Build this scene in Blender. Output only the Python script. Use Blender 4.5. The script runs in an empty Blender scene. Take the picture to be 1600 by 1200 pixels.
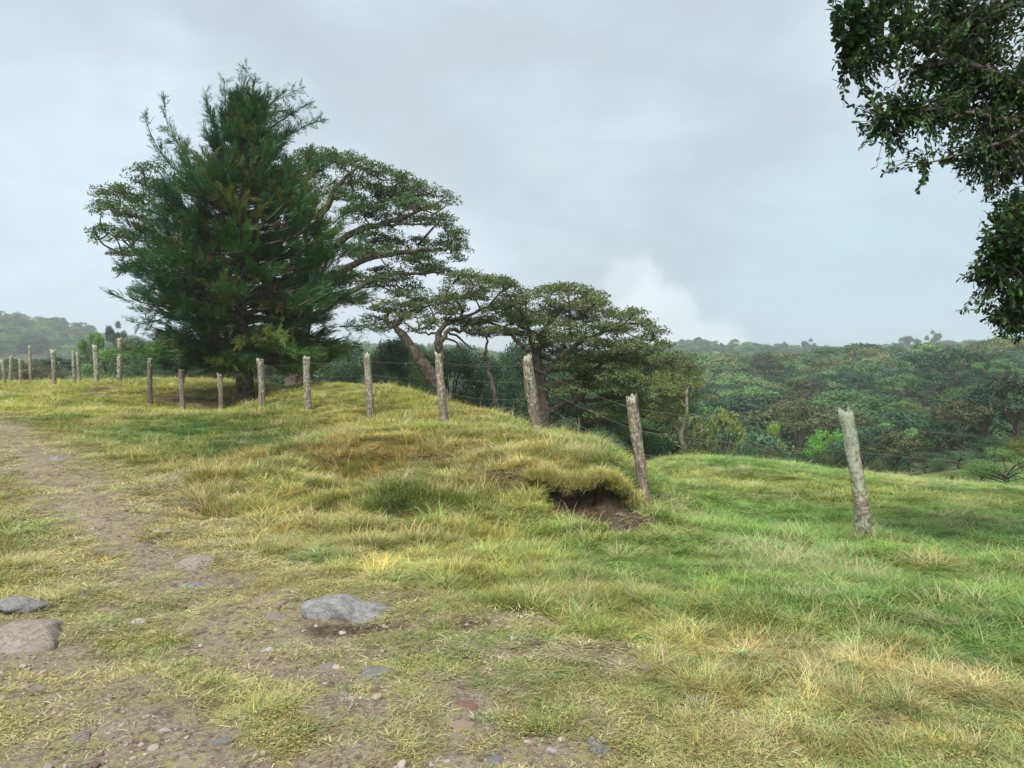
import bpy, math, random
import numpy as np
from mathutils import Vector, Matrix

random.seed(7)
RNG = np.random.default_rng(11)
R = math.radians
SC = bpy.context.scene
COL = SC.collection

# ------------------------------------------------------------------ camera
CAMZ = 1.6
FPX = 1230.0                      # focal length in pixels of the 1600 px wide photograph
PITCH = math.atan(30 / FPX)       # looking slightly down
cam_d = bpy.data.cameras.new('camera')
cam_d.lens = FPX * 36 / 1600
cam_d.sensor_width = 36
cam_d.clip_start = 0.05
cam_d.clip_end = 6000
cam = bpy.data.objects.new('camera', cam_d)
cam.location = (0, 0, CAMZ)
cam.rotation_euler = (math.pi / 2 - PITCH, 0, 0)
COL.objects.link(cam)
SC.camera = cam

# ------------------------------------------------------------------ world
SUN_EL, SUN_AZ = 54, 198          # azimuth clockwise from +Y (the view direction)
world = bpy.data.worlds.new('World')
SC.world = world
world.use_nodes = True


class NT:
    """small helper to write node trees"""
    def __init__(s, tree):
        s.t = tree
        s.n = tree.nodes
        s.l = tree.links

    def new(s, kind, **kw):
        n = s.n.new(kind)
        for k, v in kw.items():
            setattr(n, k, v)
        return n

    def put(s, sock, v):
        if isinstance(v, bpy.types.NodeSocket):
            s.l.new(v, sock)
        else:
            if isinstance(v, (tuple, list)) and len(v) == 3 and sock.type == 'RGBA':
                v = (*v, 1)
            sock.default_value = v

    def math(s, op, a, b=0.0, c=0.0, clamp=False):
        n = s.new('ShaderNodeMath', operation=op, use_clamp=clamp)
        s.put(n.inputs[0], a); s.put(n.inputs[1], b); s.put(n.inputs[2], c)
        return n.outputs[0]

    def mix(s, f, a, b, mode='MIX'):
        n = s.new('ShaderNodeMix', data_type='RGBA', blend_type=mode)
        s.put(n.inputs[0], f); s.put(n.inputs[6], a); s.put(n.inputs[7], b)
        return n.outputs[2]

    def noise(s, vec, scale, detail=4, rough=0.55, out=0, dist=0.0):
        n = s.new('ShaderNodeTexNoise')
        if vec is not None:
            s.l.new(vec, n.inputs['Vector'])
        n.inputs['Scale'].default_value = scale
        n.inputs['Detail'].default_value = detail
        n.inputs['Roughness'].default_value = rough
        n.inputs['Distortion'].default_value = dist
        return n.outputs[out]

    def ramp(s, f, stops):
        n = s.new('ShaderNodeValToRGB')
        s.put(n.inputs[0], f)
        e = n.color_ramp.elements
        while len(e) < len(stops):
            e.new(0.5)
        for i, (p, c) in enumerate(stops):
            e[i].position = p
            e[i].color = (*c, 1) if len(c) == 3 else c
        return n.outputs[0]

    def smooth(s, v, a, b):
        n = s.new('ShaderNodeMapRange', interpolation_type='SMOOTHSTEP')
        s.put(n.inputs[0], v)
        n.inputs[1].default_value = a; n.inputs[2].default_value = b
        return n.outputs[0]


def ray(px, py):
    a, b = (px - 800) / FPX, (600 - py) / FPX
    cp, sp = math.cos(PITCH), math.sin(PITCH)
    return Vector((a, cp + b * sp, -sp + b * cp))


def W(px, py, Y):
    d = ray(px, py)
    return Vector((0, 0, CAMZ)) + d * (Y / d.y)


def build_world():
    t = NT(world.node_tree)
    t.n.clear()
    out = t.new('ShaderNodeOutputWorld')
    bg = t.new('ShaderNodeBackground')
    bg.inputs['Strength'].default_value = 0.1
    sky = t.new('ShaderNodeTexSky', sky_type='NISHITA')
    sky.sun_disc = False
    sky.sun_elevation = R(SUN_EL)
    sky.sun_rotation = R(SUN_AZ)
    tc = t.new('ShaderNodeTexCoord')
    nrm = t.new('ShaderNodeVectorMath', operation='NORMALIZE')
    t.l.new(tc.outputs['Generated'], nrm.inputs[0])
    d = nrm.outputs[0]
    sep = t.new('ShaderNodeSeparateXYZ')
    t.l.new(d, sep.inputs[0])
    z = t.math('MAXIMUM', sep.outputs[2], 0.0)
    den = t.math('ADD', z, 0.30)
    comb = t.new('ShaderNodeCombineXYZ')
    t.l.new(t.math('DIVIDE', sep.outputs[0], den), comb.inputs[0])
    t.l.new(t.math('DIVIDE', sep.outputs[1], den), comb.inputs[1])
    p = comb.outputs[0]
    n1 = t.noise(p, 1.7, 5, 0.5, dist=0.5)
    n2 = t.noise(p, 0.8, 3, 0.5)
    n3 = t.noise(p, 4.5, 6, 0.55, dist=0.3)
    v = t.math('ADD', t.math('MULTIPLY', n1, 0.55), t.math('MULTIPLY', n2, 0.45))
    v = t.math('ADD', v, t.math('MULTIPLY', t.math('SUBTRACT', n3, 0.5), 0.16))
    col = t.ramp(v, [(0.36, (4.0, 4.5, 5.1)), (0.46, (4.4, 4.95, 5.5)), (0.53, (4.8, 5.5, 6.15)),
                     (0.62, (5.9, 6.6, 7.2))])

    def spot(px, py, a0, a1):
        q = ray(px, py).normalized()
        dp = t.new('ShaderNodeVectorMath', operation='DOT_PRODUCT')
        t.l.new(d, dp.inputs[0])
        dp.inputs[1].default_value = q
        return t.smooth(dp.outputs['Value'], math.cos(R(a0)), math.cos(R(a1)))
    # thin blue-green air low on the right, greyer cloud bank above the middle, brighter air low on the left
    col = t.mix(t.math('MULTIPLY', spot(1360, 500, 16, 3), 0.85), col, (4.1, 5.65, 6.4))
    col = t.mix(t.math('MULTIPLY', spot(760, 330, 17, 4), 0.5), col, (4.6, 5.1, 5.6))
    col = t.mix(t.math('MULTIPLY', spot(60, 430, 18, 3), 0.7), col, (6.0, 7.0, 8.1))
    col = t.mix(t.math('MULTIPLY', spot(640, 480, 10, 3), 0.6), col, (6.3, 6.9, 7.8))
    # bright cumulus heads close to the horizon, ragged edged
    n4 = t.noise(d, 9.0, 7, 0.6, dist=0.35)
    for (px, py, a0, a1, s) in ((1030, 515, 4.6, 0.8, 0.75), (985, 465, 3.6, 0.6, 0.45), (1130, 545, 3.4, 0.5, 0.8)):
        f = t.smooth(t.math('ADD', spot(px, py, a0, a1), t.math('MULTIPLY', t.math('SUBTRACT', n4, 0.5), 2.6)), 0.30, 1.0)
        f = t.math('MULTIPLY', f, t.smooth(spot(px, py, a0 * 1.25, a1), 0.0, 0.4))
        col = t.mix(t.math('MULTIPLY', f, s), col, (7.2, 7.7, 8.2))
    n5 = t.noise(p, 3.0, 7, 0.6, dist=0.4)
    lump = t.math('ADD', 0.97, t.math('MULTIPLY', t.smooth(n5, 0.38, 0.66), 0.06))
    col = t.mix(1.0, col, lump, 'MULTIPLY')
    mixed = t.mix(0.95, sky.outputs[0], t.mix(1.0, col, (0.87, 0.865, 0.855), 'MULTIPLY'))
    t.l.new(mixed, bg.inputs['Color'])
    t.l.new(bg.outputs[0], out.inputs['Surface'])


build_world()

sun_d = bpy.data.lights.new('sun', 'SUN')
sun_d.energy = 3.4
sun_d.angle = R(20)
sun_d.color = (1.0, 0.95, 0.86)
sun = bpy.data.objects.new('sun', sun_d)
sd = Vector((math.sin(R(SUN_AZ)) * math.cos(R(SUN_EL)), math.cos(R(SUN_AZ)) * math.cos(R(SUN_EL)), math.sin(R(SUN_EL))))
sun.rotation_euler = sd.to_track_quat('Z', 'Y').to_euler()
sun.location = (40, -20, 80)
COL.objects.link(sun)

SC.view_settings.view_transform = 'Standard'
SC.view_settings.look = 'None'
SC.view_settings.exposure = 0.68
SC.view_settings.gamma = 1.0
SC.cycles.max_bounces = 6
SC.cycles.diffuse_bounces = 3
SC.cycles.transmission_bounces = 3
SC.cycles.glossy_bounces = 2
SC.cycles.transparent_max_bounces = 4
SC.cycles.volume_bounces = 1

# ------------------------------------------------------------------ object helpers


def tag(o, label=None, cat=None, group=None, kind=None):
    if label: o['label'] = label
    if cat: o['category'] = cat
    if group: o['group'] = group
    if kind: o['kind'] = kind
    return o


def empty(name, loc):
    o = bpy.data.objects.new(name, None)
    o.empty_display_size = 0.3
    o.location = loc
    COL.objects.link(o)
    return o


def np_mesh(name, verts, faces_flat, counts, mats=(), smooth=False, attrs=None, mat_idx=None):
    """fast mesh from arrays; attrs: {name: (type, domain, array)}"""
    me = bpy.data.meshes.new(name)
    verts = np.ascontiguousarray(verts, dtype=np.float32)
    faces_flat = np.ascontiguousarray(faces_flat, dtype=np.int32)
    counts = np.ascontiguousarray(counts, dtype=np.int32)
    me.vertices.add(len(verts))
    me.vertices.foreach_set('co', verts.ravel())
    me.loops.add(len(faces_flat))
    me.loops.foreach_set('vertex_index', faces_flat)
    me.polygons.add(len(counts))
    starts = np.zeros(len(counts), dtype=np.int32)
    starts[1:] = np.cumsum(counts)[:-1]
    me.polygons.foreach_set('loop_start', starts)
    me.polygons.foreach_set('loop_total', counts)
    if mat_idx is not None:
        me.polygons.foreach_set('material_index', np.ascontiguousarray(mat_idx, dtype=np.int32))
    me.update(calc_edges=True)
    me.polygons.foreach_set('use_smooth', np.full(len(counts), smooth, dtype=bool))
    for m in mats:
        me.materials.append(m)
    for k, (ty, dom, arr) in (attrs or {}).items():
        a = me.attributes.new(k, ty, dom)
        f = {'FLOAT': 'value', 'INT': 'value', 'FLOAT_VECTOR': 'vector', 'FLOAT_COLOR': 'color'}[ty]
        a.data.foreach_set(f, np.ascontiguousarray(arr, dtype=np.int32 if ty == 'INT' else np.float32).ravel())
    return me


def link(name, me, parent=None, loc=None):
    o = bpy.data.objects.new(name, me)
    if loc is not None:
        o.location = loc
    COL.objects.link(o)
    if parent is not None:
        o.parent = parent
    return o


class Geo:
    """collects tubes / polygons and leaf quads for one mesh"""
    def __init__(s):
        s.v = []; s.f = []; s.c = []; s.col = []; s.n = 0

    def add(s, verts, faces, counts, col):
        verts = np.asarray(verts, dtype=np.float32).reshape(-1, 3)
        s.v.append(verts)
        s.f.append(np.asarray(faces, dtype=np.int32).ravel() + s.n)
        s.c.append(np.asarray(counts, dtype=np.int32))
        col = np.asarray(col, dtype=np.float32)
        if col.ndim == 1:
            col = np.tile(col, (len(verts), 1))
        s.col.append(col)
        s.n += len(verts)

    def tube(s, pts, radii, sides=6, col=(1, 1, 1, 1), jit=0.0):
        pts = [Vector(p) for p in pts]
        n = len(pts)
        vs = []
        prev = None
        for i, p in enumerate(pts):
            d = (pts[min(i + 1, n - 1)] - pts[max(i - 1, 0)])
            if d.length < 1e-6:
                d = Vector((0, 0, 1))
            d.normalize()
            if prev is None:
                a = Vector((1, 0, 0)) if abs(d.x) < 0.8 else Vector((0, 1, 0))
                prev = (a - d * a.dot(d)).normalized()
            else:
                prev = prev - d * prev.dot(d)
                prev = prev.normalized() if prev.length > 1e-5 else d.orthogonal().normalized()
            b = d.cross(prev)
            for k in range(sides):
                a = 2 * math.pi * k / sides
                r = radii[i] * (1 + (random.random() - 0.5) * jit)
                vs.append(p + prev * (math.cos(a) * r) + b * (math.sin(a) * r))
        fs = []
        for i in range(n - 1):
            for k in range(sides):
                k2 = (k + 1) % sides
                fs += [i * sides + k, i * sides + k2, (i + 1) * sides + k2, (i + 1) * sides + k]
        cnt = [4] * ((n - 1) * sides)
        fs += [(n - 1) * sides + k for k in range(sides)]
        cnt.append(sides)
        fs += [sides - 1 - k for k in range(sides)]
        cnt.append(sides)
        s.add([tuple(v) for v in vs], fs, cnt, (*col[:3], 1.0))

    def leaves(s, pos, axis, nrm, length, width, col, bend=0.25):
        """rhombic leaves folded along the middle: pos = base, axis = leaf direction"""
        n = len(pos)
        if n == 0:
            return
        axis = axis / (np.linalg.norm(axis, axis=1, keepdims=True) + 1e-9)
        side = np.cross(axis, nrm)
        side /= (np.linalg.norm(side, axis=1, keepdims=True) + 1e-9)
        up = np.cross(side, axis)
        L = np.asarray(length).reshape(-1, 1) * np.ones((n, 1))
        Wd = np.asarray(width).reshape(-1, 1) * np.ones((n, 1))
        a = pos
        m = pos + axis * L * 0.5 - up * Wd * bend
        b = pos + axis * L * 0.45 + side * Wd * 0.5
        c = pos + axis * L - up * L * bend * 0.3
        d = pos + axis * L * 0.45 - side * Wd * 0.5
        v = np.stack([a, b, c, d], axis=1).reshape(-1, 3)
        f = np.arange(4 * n)
        s.add(v, f, np.full(n, 4), np.repeat(col, 4, axis=0))

    def broad_leaves(s, pos, axis, nrm, length, width, col, bend=0.2):
        n = len(pos)
        axis = unit(axis)
        side = unit(np.cross(axis, nrm))
        up = np.cross(side, axis)
        L = np.asarray(length).reshape(-1, 1) * np.ones((n, 1)); Wd = np.asarray(width).reshape(-1, 1) * np.ones((n, 1)) * 0.5
        m1 = pos + axis * L * 0.35; m2 = pos + axis * L * 0.72 - up * L * bend * 0.25
        v = np.stack([pos, m1 + side * Wd * 0.75 + up * Wd * bend, m2 + side * Wd + up * Wd * bend, pos + axis * L - up * L * bend * 0.6,
                      m2 - side * Wd + up * Wd * bend, m1 - side * Wd * 0.75 + up * Wd * bend, m1 - up * Wd * bend * 0.3, m2 - up * Wd * bend * 0.3], 1).reshape(-1, 3)
        one = np.array([0, 6, 1, 1, 6, 7, 2, 2, 7, 3, 0, 5, 6, 5, 4, 7, 6, 4, 3, 7])
        f = (np.arange(n)[:, None] * 8 + one[None]).ravel()
        s.add(v, f, np.tile([3, 4, 3, 3, 4, 3], n), np.repeat(col, 8, axis=0))

    def mesh(s, name, mats, smooth=False):
        v = np.concatenate(s.v); f = np.concatenate(s.f); c = np.concatenate(s.c)
        return np_mesh(name, v, f, c, mats, smooth,
                       {'col': ('FLOAT_COLOR', 'POINT', np.concatenate(s.col))})


def unit(v):
    return v / (np.linalg.norm(v, axis=1, keepdims=True) + 1e-9)


def rdir(n, rng=None):
    return unit((rng or RNG).normal(size=(n, 3)))


# ------------------------------------------------------------------ noise in numpy
def vnoise(x, y, seed=0):
    xi = np.floor(x).astype(np.int64); yi = np.floor(y).astype(np.int64)
    xf = x - xi; yf = y - yi
    u = xf * xf * xf * (xf * (xf * 6 - 15) + 10); v = yf * yf * yf * (yf * (yf * 6 - 15) + 10)

    def h(a, b):
        k = (a * 374761393 + b * 668265263 + seed * 2147483647) & 0xFFFFFFFF
        k = ((k ^ (k >> 13)) * 1274126177) & 0xFFFFFFFF
        return ((k ^ (k >> 16)) & 0xFFFF) / 65535.0
    return (h(xi, yi) * (1 - u) + h(xi + 1, yi) * u) * (1 - v) + (h(xi, yi + 1) * (1 - u) + h(xi + 1, yi + 1) * u) * v


def fbm(x, y, seed=0, octv=4, gain=0.5):
    r = 0; a = 1; t = 0
    for i in range(octv):
        r = r + a * vnoise(x * 2 ** i + 17.3 * i, y * 2 ** i - 9.1 * i, seed + i)
        t += a; a *= gain
    return r / t


# ------------------------------------------------------------------ terrain
CP = [  # pixel x, pixel y, distance: points of the ground read off the photograph
    (-300, 1200, 3.12), (0, 1200, 3.12), (400, 1200, 3.12), (800, 1200, 3.12), (1200, 1200, 3.12), (1600, 1200, 3.12), (1900, 1200, 3.12),
    (0, 1050, 4.1), (0, 950, 5.15), (200, 900, 5.95), (500, 880, 6.3), (800, 900, 6.0), (1200, 1000, 4.58), (1600, 1000, 4.62),
    (-100, 850, 7.0), (0, 760, 9.6), (0, 700, 12.6), (0, 665, 15), (0, 620, 24), (0, 600, 32), (200, 800, 8.3), (100, 700, 12.4), (200, 700, 12.9),
    (100, 640, 19), (200, 640, 20), (100, 610, 27), (130, 601, 29), (230, 645, 21), (300, 645, 20.6), (300, 620, 24), (380, 641, 22.3),
    (200, 597, 27), (300, 597, 26.5), (400, 599, 25.8), (480, 601, 24), (560, 606, 22), (640, 622, 20.5), (700, 640, 18.5),
    (780, 658, 16.5), (850, 678, 14.2), (950, 704, 12.2), (990, 736, 10.9),
    (300, 700, 12.9), (400, 700, 12.9), (400, 660, 17), (483, 645, 18.2), (580, 655, 16.1), (697, 668, 14.1), (842, 682, 12.4),
    (300, 760, 9.6), (450, 790, 8.9), (600, 800, 8.6), (700, 812, 8.3), (800, 832, 7.9), (900, 844, 7.65), (1000, 842, 7.7), (1060, 820, 8.4),
    (450, 692, 12.1), (550, 686, 11.6), (650, 690, 11.2), (750, 697, 10.7), (850, 706, 10.2), (930, 716, 9.95), (985, 748, 9.9),
    (550, 742, 10.1), (650, 750, 9.8), (750, 757, 9.5), (850, 766, 9.1), (940, 778, 8.9),
    (1006, 790, 9.6), (1030, 770, 11), (1100, 760, 14), (1020, 731, 19), (1020, 725, 22), (1200, 733, 22), (1400, 752, 22), (1600, 770, 21), (1800, 780, 20),
    (1200, 780, 13), (1400, 800, 12), (1600, 820, 11), (1200, 860, 7.5), (1350, 845, 8.2), (1600, 900, 6.5), (1900, 950, 5.6),
    (1500, 735, 45), (1600, 725, 45), (1750, 720, 50), (1350, 735, 68), (1460, 722, 62), (1600, 712, 62),
]
CZ = [  # pixel x, distance, height
    (560, 30, -0.8), (620, 26, -1.0), (700, 22.5, -1.1), (780, 20, -1.2), (850, 17.5, -1.1), (950, 15.5, -0.85), (950, 22, -2.2),
    (560, 40, -2.6), (700, 32, -3.0), (850, 28, -3.3), (850, 40, -6), (1000, 28, -2.4), (1200, 28, -2.9), (1400, 28, -2.9), (1600, 28, -2.8),
    (1000, 40, -7), (1150, 40, -7.5), (1300, 42, -6.5), (1100, 60, -12), (1250, 65, -11), (850, 60, -11), (700, 60, -8), (560, 60, -5),
    (1000, 95, -16), (1200, 95, -15), (1400, 95, -9), (1600, 95, -4), (1800, 95, 0),
    (800, 150, -14), (1000, 150, -12), (1200, 150, -11), (1400, 150, -7), (1600, 150, -4), (1800, 150, 0),
    (1000, 300, -5), (1200, 300, -4), (1400, 300, -4), (1600, 300, -2), (1800, 300, 2), (800, 300, -6),
    (900, 520, -4), (1100, 520, -2), (1300, 520, 0), (1500, 520, 2), (1700, 520, 7),
    (1120, 500, -6), (1120, 600, 8.5), (1120, 680, 9), (1000, 720, 3), (1200, 720, 4), (1400, 720, 7), (1600, 720, 12), (1900, 720, 18), (1200, 1200, 0), (1600, 1200, 5),
    (700, 700, 6), (500, 700, 10), (500, 300, -2), (500, 150, -4), (300, 150, -1), (500, 90, -4),
    (-100, 45, 0.4), (100, 45, 0.3), (300, 45, 0.2), (430, 40, -0.4), (-100, 90, 0), (100, 90, -0.5), (300, 90, -0.5),
    (-300, 150, 1), (0, 150, 0.5), (130, 150, 0), (0, 300, -2), (200, 300, -1), (-200, 300, 0),
    (-200, 650, 29), (0, 650, 30), (60, 650, 30), (110, 650, 27), (145, 650, 20), (175, 650, 14), (220, 650, 11), (320, 650, 10), (-200, 900, 36), (0, 900, 36), (200, 900, 8),
]
XYZ = [(W(a, b, c)[:]) for a, b, c in CP]
XYZ += [((a - 800) / FPX * (Y * math.cos(PITCH)), Y, z) for a, Y, z in CZ]
XYZ += [(x, y, z) for x, y, z in (
    (0, 0, 0), (-3, 0, 0.05), (3, 0, -0.05), (-8, 0, 0.3), (8, 0, -0.3), (0, -5, -0.05), (-25, 0, 0.9), (25, 0, -1.5), (0, -25, 0), (-25, -25, 0.5),
    (25, -25, -1), (-20, 12, 0.8), (-14, 5, 0.5), (15, 5, -0.7), (22, 12, -1.6), (40, 20, -3.2), (-40, 30, 1.2), (-80, 0, 1), (80, 0, -3), (90, 50, -2),
    (0, -80, 0), (-80, -80, 0), (80, -80, 0), (-300, 100, 8), (300, 100, 10), (-600, 300, 20), (600, 300, 30), (-900, 900, 30), (900, 900, 20),
    (-900, 0, 10), (900, 0, 10), (0, 1400, 0))]
XYZ = np.array(XYZ)
WA = 8.0
wx = lambda a: np.arcsinh(a / WA)


def tps_fit(P):
    u = np.stack([wx(P[:, 0]), wx(P[:, 1])], 1)
    d = np.linalg.norm(u[:, None] - u[None], axis=2)
    K = np.where(d > 0, d * d * np.log(d + 1e-12), 0) + np.eye(len(P)) * 2e-5
    n = len(P)
    A = np.zeros((n + 3, n + 3))
    A[:n, :n] = K
    A[:n, n] = 1; A[:n, n + 1:] = u
    A[n, :n] = 1; A[n + 1:, :n] = u.T
    b = np.zeros(n + 3)
    b[:n] = np.sign(P[:, 2]) * np.log1p(np.abs(P[:, 2]) / 2.0)     # compressed heights tame the far values
    return u, np.linalg.solve(A, b)


TU, TW = tps_fit(XYZ)


def tps(u, v):
    r = TW[-3] + TW[-2] * u + TW[-1] * v
    for k in range(len(TU)):
        d2 = (u - TU[k, 0]) ** 2 + (v - TU[k, 1]) ** 2
        r = r + TW[k] * 0.5 * d2 * np.log(d2 + 1e-12)
    return np.sign(r) * np.expm1(np.abs(r)) * 2.0


def sstep(x, a, b):
    t = np.clip((x - a) / (b - a), 0, 1)
    return t * t * (3 - 2 * t)


DU = 0.0105
U0, U1 = float(wx(-1100)), float(wx(1100))
V0, V1 = float(wx(-60)), float(wx(1400))
NU, NV = int((U1 - U0) / DU) + 1, int((V1 - V0) / DU) + 1
gu = np.linspace(U0, U1, NU); gv = np.linspace(V0, V1, NV)
GU, GV = np.meshgrid(gu, gv)
GX, GY = WA * np.sinh(GU), WA * np.sinh(GV)
cu = gu[::4]; cv = gv[::4]
CUg, CVg = np.meshgrid(np.append(cu, gu[-1]), np.append(cv, gv[-1]))
coarse = tps(CUg, CVg)


def bilin(G, us, vs, u, v):
    iu = np.clip(np.searchsorted(us, u) - 1, 0, len(us) - 2)
    iv = np.clip(np.searchsorted(vs, v) - 1, 0, len(vs) - 2)
    fu = np.clip((u - us[iu]) / (us[iu + 1] - us[iu] + 1e-12), 0, 1)
    fv = np.clip((v - vs[iv]) / (vs[iv + 1] - vs[iv] + 1e-12), 0, 1)
    return (G[iv, iu] * (1 - fu) + G[iv, iu + 1] * fu) * (1 - fv) + (G[iv + 1, iu] * (1 - fu) + G[iv + 1, iu + 1] * fu) * fv


GZ = bilin(coarse, np.append(cu, gu[-1]), np.append(cv, gv[-1]), GU, GV)
rr = np.hypot(GX, GY)
nearf = 1 - sstep(rr, 30, 60)
GZ += nearf * ((fbm(GX * 0.9, GY * 0.9, 3, 3) - 0.5) * 0.13 + (fbm(GX * 3.1, GY * 3.1, 9, 4) - 0.5) * 0.085 * (1 - sstep(rr, 12, 25)))
GZ += sstep(rr, 60, 250) * (fbm(GX / 60, GY / 60, 21, 4) - 0.5) * 6 * sstep(rr, 60, 500)
# hummocky, slumped face of the roadside bank
bank = np.exp(-((GY - 9.7) / 1.6) ** 2) * sstep(GX, -5.5, -3.5) * (1 - sstep(GX, 1.2, 2.2))
GZ += bank * (fbm(GX * 1.6, GY * 2.4, 33, 3) - 0.5) * 0.52
# eroded scar: an earth hollow cut into the end of the bank
scx, scy = 0.90, 8.72


def scar_mask(x, y):
    """irregular outline of the eroded hollow, 0..1"""
    n = (fbm(x * 2.9, y * 2.9, 41, 3) - 0.47) * 1.5
    d = np.hypot((x - 1.02) / 0.50, (y - 8.55) / 0.36) + n * 0.5
    return 1 - sstep(d, 0.92, 1.14)


scar = scar_mask(GX, GY)
GZ = GZ * (1 - scar) + np.minimum(GZ, -0.10 - 0.10 * sstep(GY, 8.5, 9.1)) * scar
GZ += scar * ((fbm(GX * 6, GY * 6, 45, 3) - 0.5) * 0.14)
cut = np.clip(1 - ((GX - 0.92) / 0.62) ** 2, 0, 1)
cutm = sstep(cut, 0.0, 0.25) * sstep(GY, 8.45, 8.7) * (1 - sstep(GY, 9.30, 9.42))
GZ = GZ * (1 - cutm) + np.minimum(GZ, -0.25) * cutm
# slumped soil below the scar and beside the split post
GZ += 0.13 * np.exp(-((GX - 1.3) / 0.3) ** 2 - ((GY - 8.5) / 0.28) ** 2) * (0.6 + 1.6 * (fbm(GX * 5, GY * 5, 44, 2) - 0.3))


def H(x, y):
    return bilin(GZ, gu, gv, wx(np.asarray(x, float)), wx(np.asarray(y, float)))


def Hs(x, y):
    return float(H(np.array([x]), np.array([y]))[0])


_T = np.concatenate([np.arange(2.5, 30, 0.03), np.arange(30, 900, 0.6)])


def g(px, py):
    """first point of the ground seen at a pixel of the photograph"""
    d = ray(px, py)
    Y = _T
    X = d.x / d.y * Y; Z = CAMZ + d.z / d.y * Y
    hit = np.nonzero(Z < H(X, Y))[0]
    i = hit[0] if len(hit) else len(Y) - 1
    return Vector((X[i], Y[i], float(H(X[i:i + 1], Y[i:i + 1])[0])))


# ------------------------------------------------------------------ what grows where (all in ground coordinates)
C_LUSH = (0.205, 0.34, 0.085); C_YG = (0.38, 0.41, 0.12); C_STRAW = (0.53, 0.50, 0.24); C_RUST = (0.40, 0.29, 0.12)
C_DARK = (0.075, 0.14, 0.045); C_GREEN = (0.14, 0.255, 0.07); C_PALE = (0.36, 0.40, 0.22); C_OLIVE = (0.22, 0.23, 0.065)
C_DIRT = (0.27, 0.205, 0.15)
ZONES = [  # px, py, half width, half height (pixels, turned into metres on the ground), colour, weight, height factor
    (1250, 830, 420, 90, C_LUSH, 0.95, 1.0), (1350, 900, 320, 60, C_LUSH, 0.9, 1.3), (1480, 820, 200, 40, C_GREEN, 0.5, 1.1),
    (1250, 760, 300, 25, C_YG, 0.55, 0.9), (1500, 970, 200, 40, C_GREEN, 0.7, 1.5), (1250, 960, 120, 25, C_GREEN, 0.6, 1.4),
    (1200, 880, 90, 25, C_PALE, 0.55, 1.6), (1300, 890, 70, 20, C_PALE, 0.4, 1.6), (1480, 885, 120, 14, C_OLIVE, 0.5, 1.5),
    (950, 880, 110, 30, C_GREEN, 0.5, 1.0), (1030, 910, 120, 30, C_LUSH, 0.8, 1.2),
    (330, 740, 200, 50, C_STRAW, 0.62, 1.3), (480, 800, 150, 40, C_YG, 0.7, 1.2), (260, 720, 120, 25, C_YG, 0.6, 1.2), (420, 830, 160, 40, C_STRAW, 0.4, 1.2),
    (550, 700, 170, 28, C_RUST, 0.6, 1.5), (650, 710, 80, 14, C_RUST, 0.8, 1.4), (450, 690, 60, 16, C_RUST, 0.5, 1.4), (780, 735, 80, 14, C_RUST, 0.55, 1.2),
    (820, 710, 120, 20, C_STRAW, 0.5, 1.5), (900, 720, 60, 14, C_STRAW, 0.6, 1.6), (690, 690, 120, 14, C_YG, 0.5, 1.3),
    (320, 668, 150, 22, C_DARK, 0.7, 0.8), (380, 702, 60, 16, C_DARK, 0.75, 0.9), (240, 682, 90, 20, C_GREEN, 0.8, 0.9), (410, 690, 60, 16, C_DARK, 0.8, 1.0), (220, 690, 60, 12, C_DARK, 0.45, 1.2),
    (100, 635, 150, 16, C_YG, 0.6, 1.0), (50, 655, 60, 10, C_GREEN, 0.6, 1.1), (100, 690, 60, 14, C_STRAW, 0.3, 1.0),
    (620, 770, 60, 40, C_DARK, 0.6, 1.6), (630, 790, 25, 15, C_DARK, 0.5, 1.3), (700, 790, 60, 30, C_OLIVE, 0.6, 1.3), (500, 865, 45, 14, C_GREEN, 0.95, 1.1),
    (480, 690, 30, 10, C_GREEN, 0.5, 1.2), (640, 640, 100, 12, C_YG, 0.4, 1.0), (450, 615, 100, 10, C_YG, 0.6, 1.0),
    (720, 780, 50, 24, C_GREEN, 0.35, 1.0), (760, 850, 120, 30, C_YG, 0.5, 1.0), (600, 870, 120, 30, C_STRAW, 0.35, 1.0),
    (900, 930, 180, 26, C_YG, 0.7, 1.6), (760, 1010, 150, 40, C_LUSH, 0.8, 0.9), (800, 1060, 200, 40, C_LUSH, 0.5, 0.8), (900, 1120, 120, 30, C_GREEN, 0.35, 0.8),
    (650, 960, 90, 40, C_OLIVE, 0.45, 1.3), (1100, 990, 200, 40, C_YG, 0.5, 1.3), (900, 905, 40, 12, C_DARK, 0.5, 1.2),
    (1200, 1030, 200, 30, C_STRAW, 0.6, 1.1), (1330, 1045, 60, 25, C_STRAW, 0.6, 1.5), (1470, 1075, 70, 35, C_STRAW, 0.55, 1.4), (1250, 1120, 300, 60, C_STRAW, 0.45, 0.8),
    (1550, 1080, 60, 40, C_STRAW, 0.6, 1.2), (1550, 1040, 60, 20, C_GREEN, 0.4, 1.1), (1300, 1180, 200, 20, C_OLIVE, 0.5, 0.9),
    (120, 920, 100, 35, C_YG, 0.6, 1.3), (30, 830, 60, 25, C_LUSH, 0.7, 1.1), (60, 870, 90, 20, C_STRAW, 0.4, 1.1), (130, 1010, 70, 25, C_OLIVE, 0.7, 1.3),
    (320, 1020, 90, 26, C_LUSH, 0.65, 1.0), (360, 1060, 60, 24, C_YG, 0.6, 1.2), (360, 1145, 35, 14, C_LUSH, 0.8, 1.2), (500, 1190, 50, 20, C_YG, 0.7, 1.0),
    (630, 1140, 30, 18, C_GREEN, 0.5, 1.2), (480, 1150, 50, 20, C_OLIVE, 0.6, 1.1), (170, 1075, 30, 15, C_OLIVE, 0.6, 1.2), (330, 1185, 60, 20, C_LUSH, 0.6, 1.1),
]
ZW = []
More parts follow.
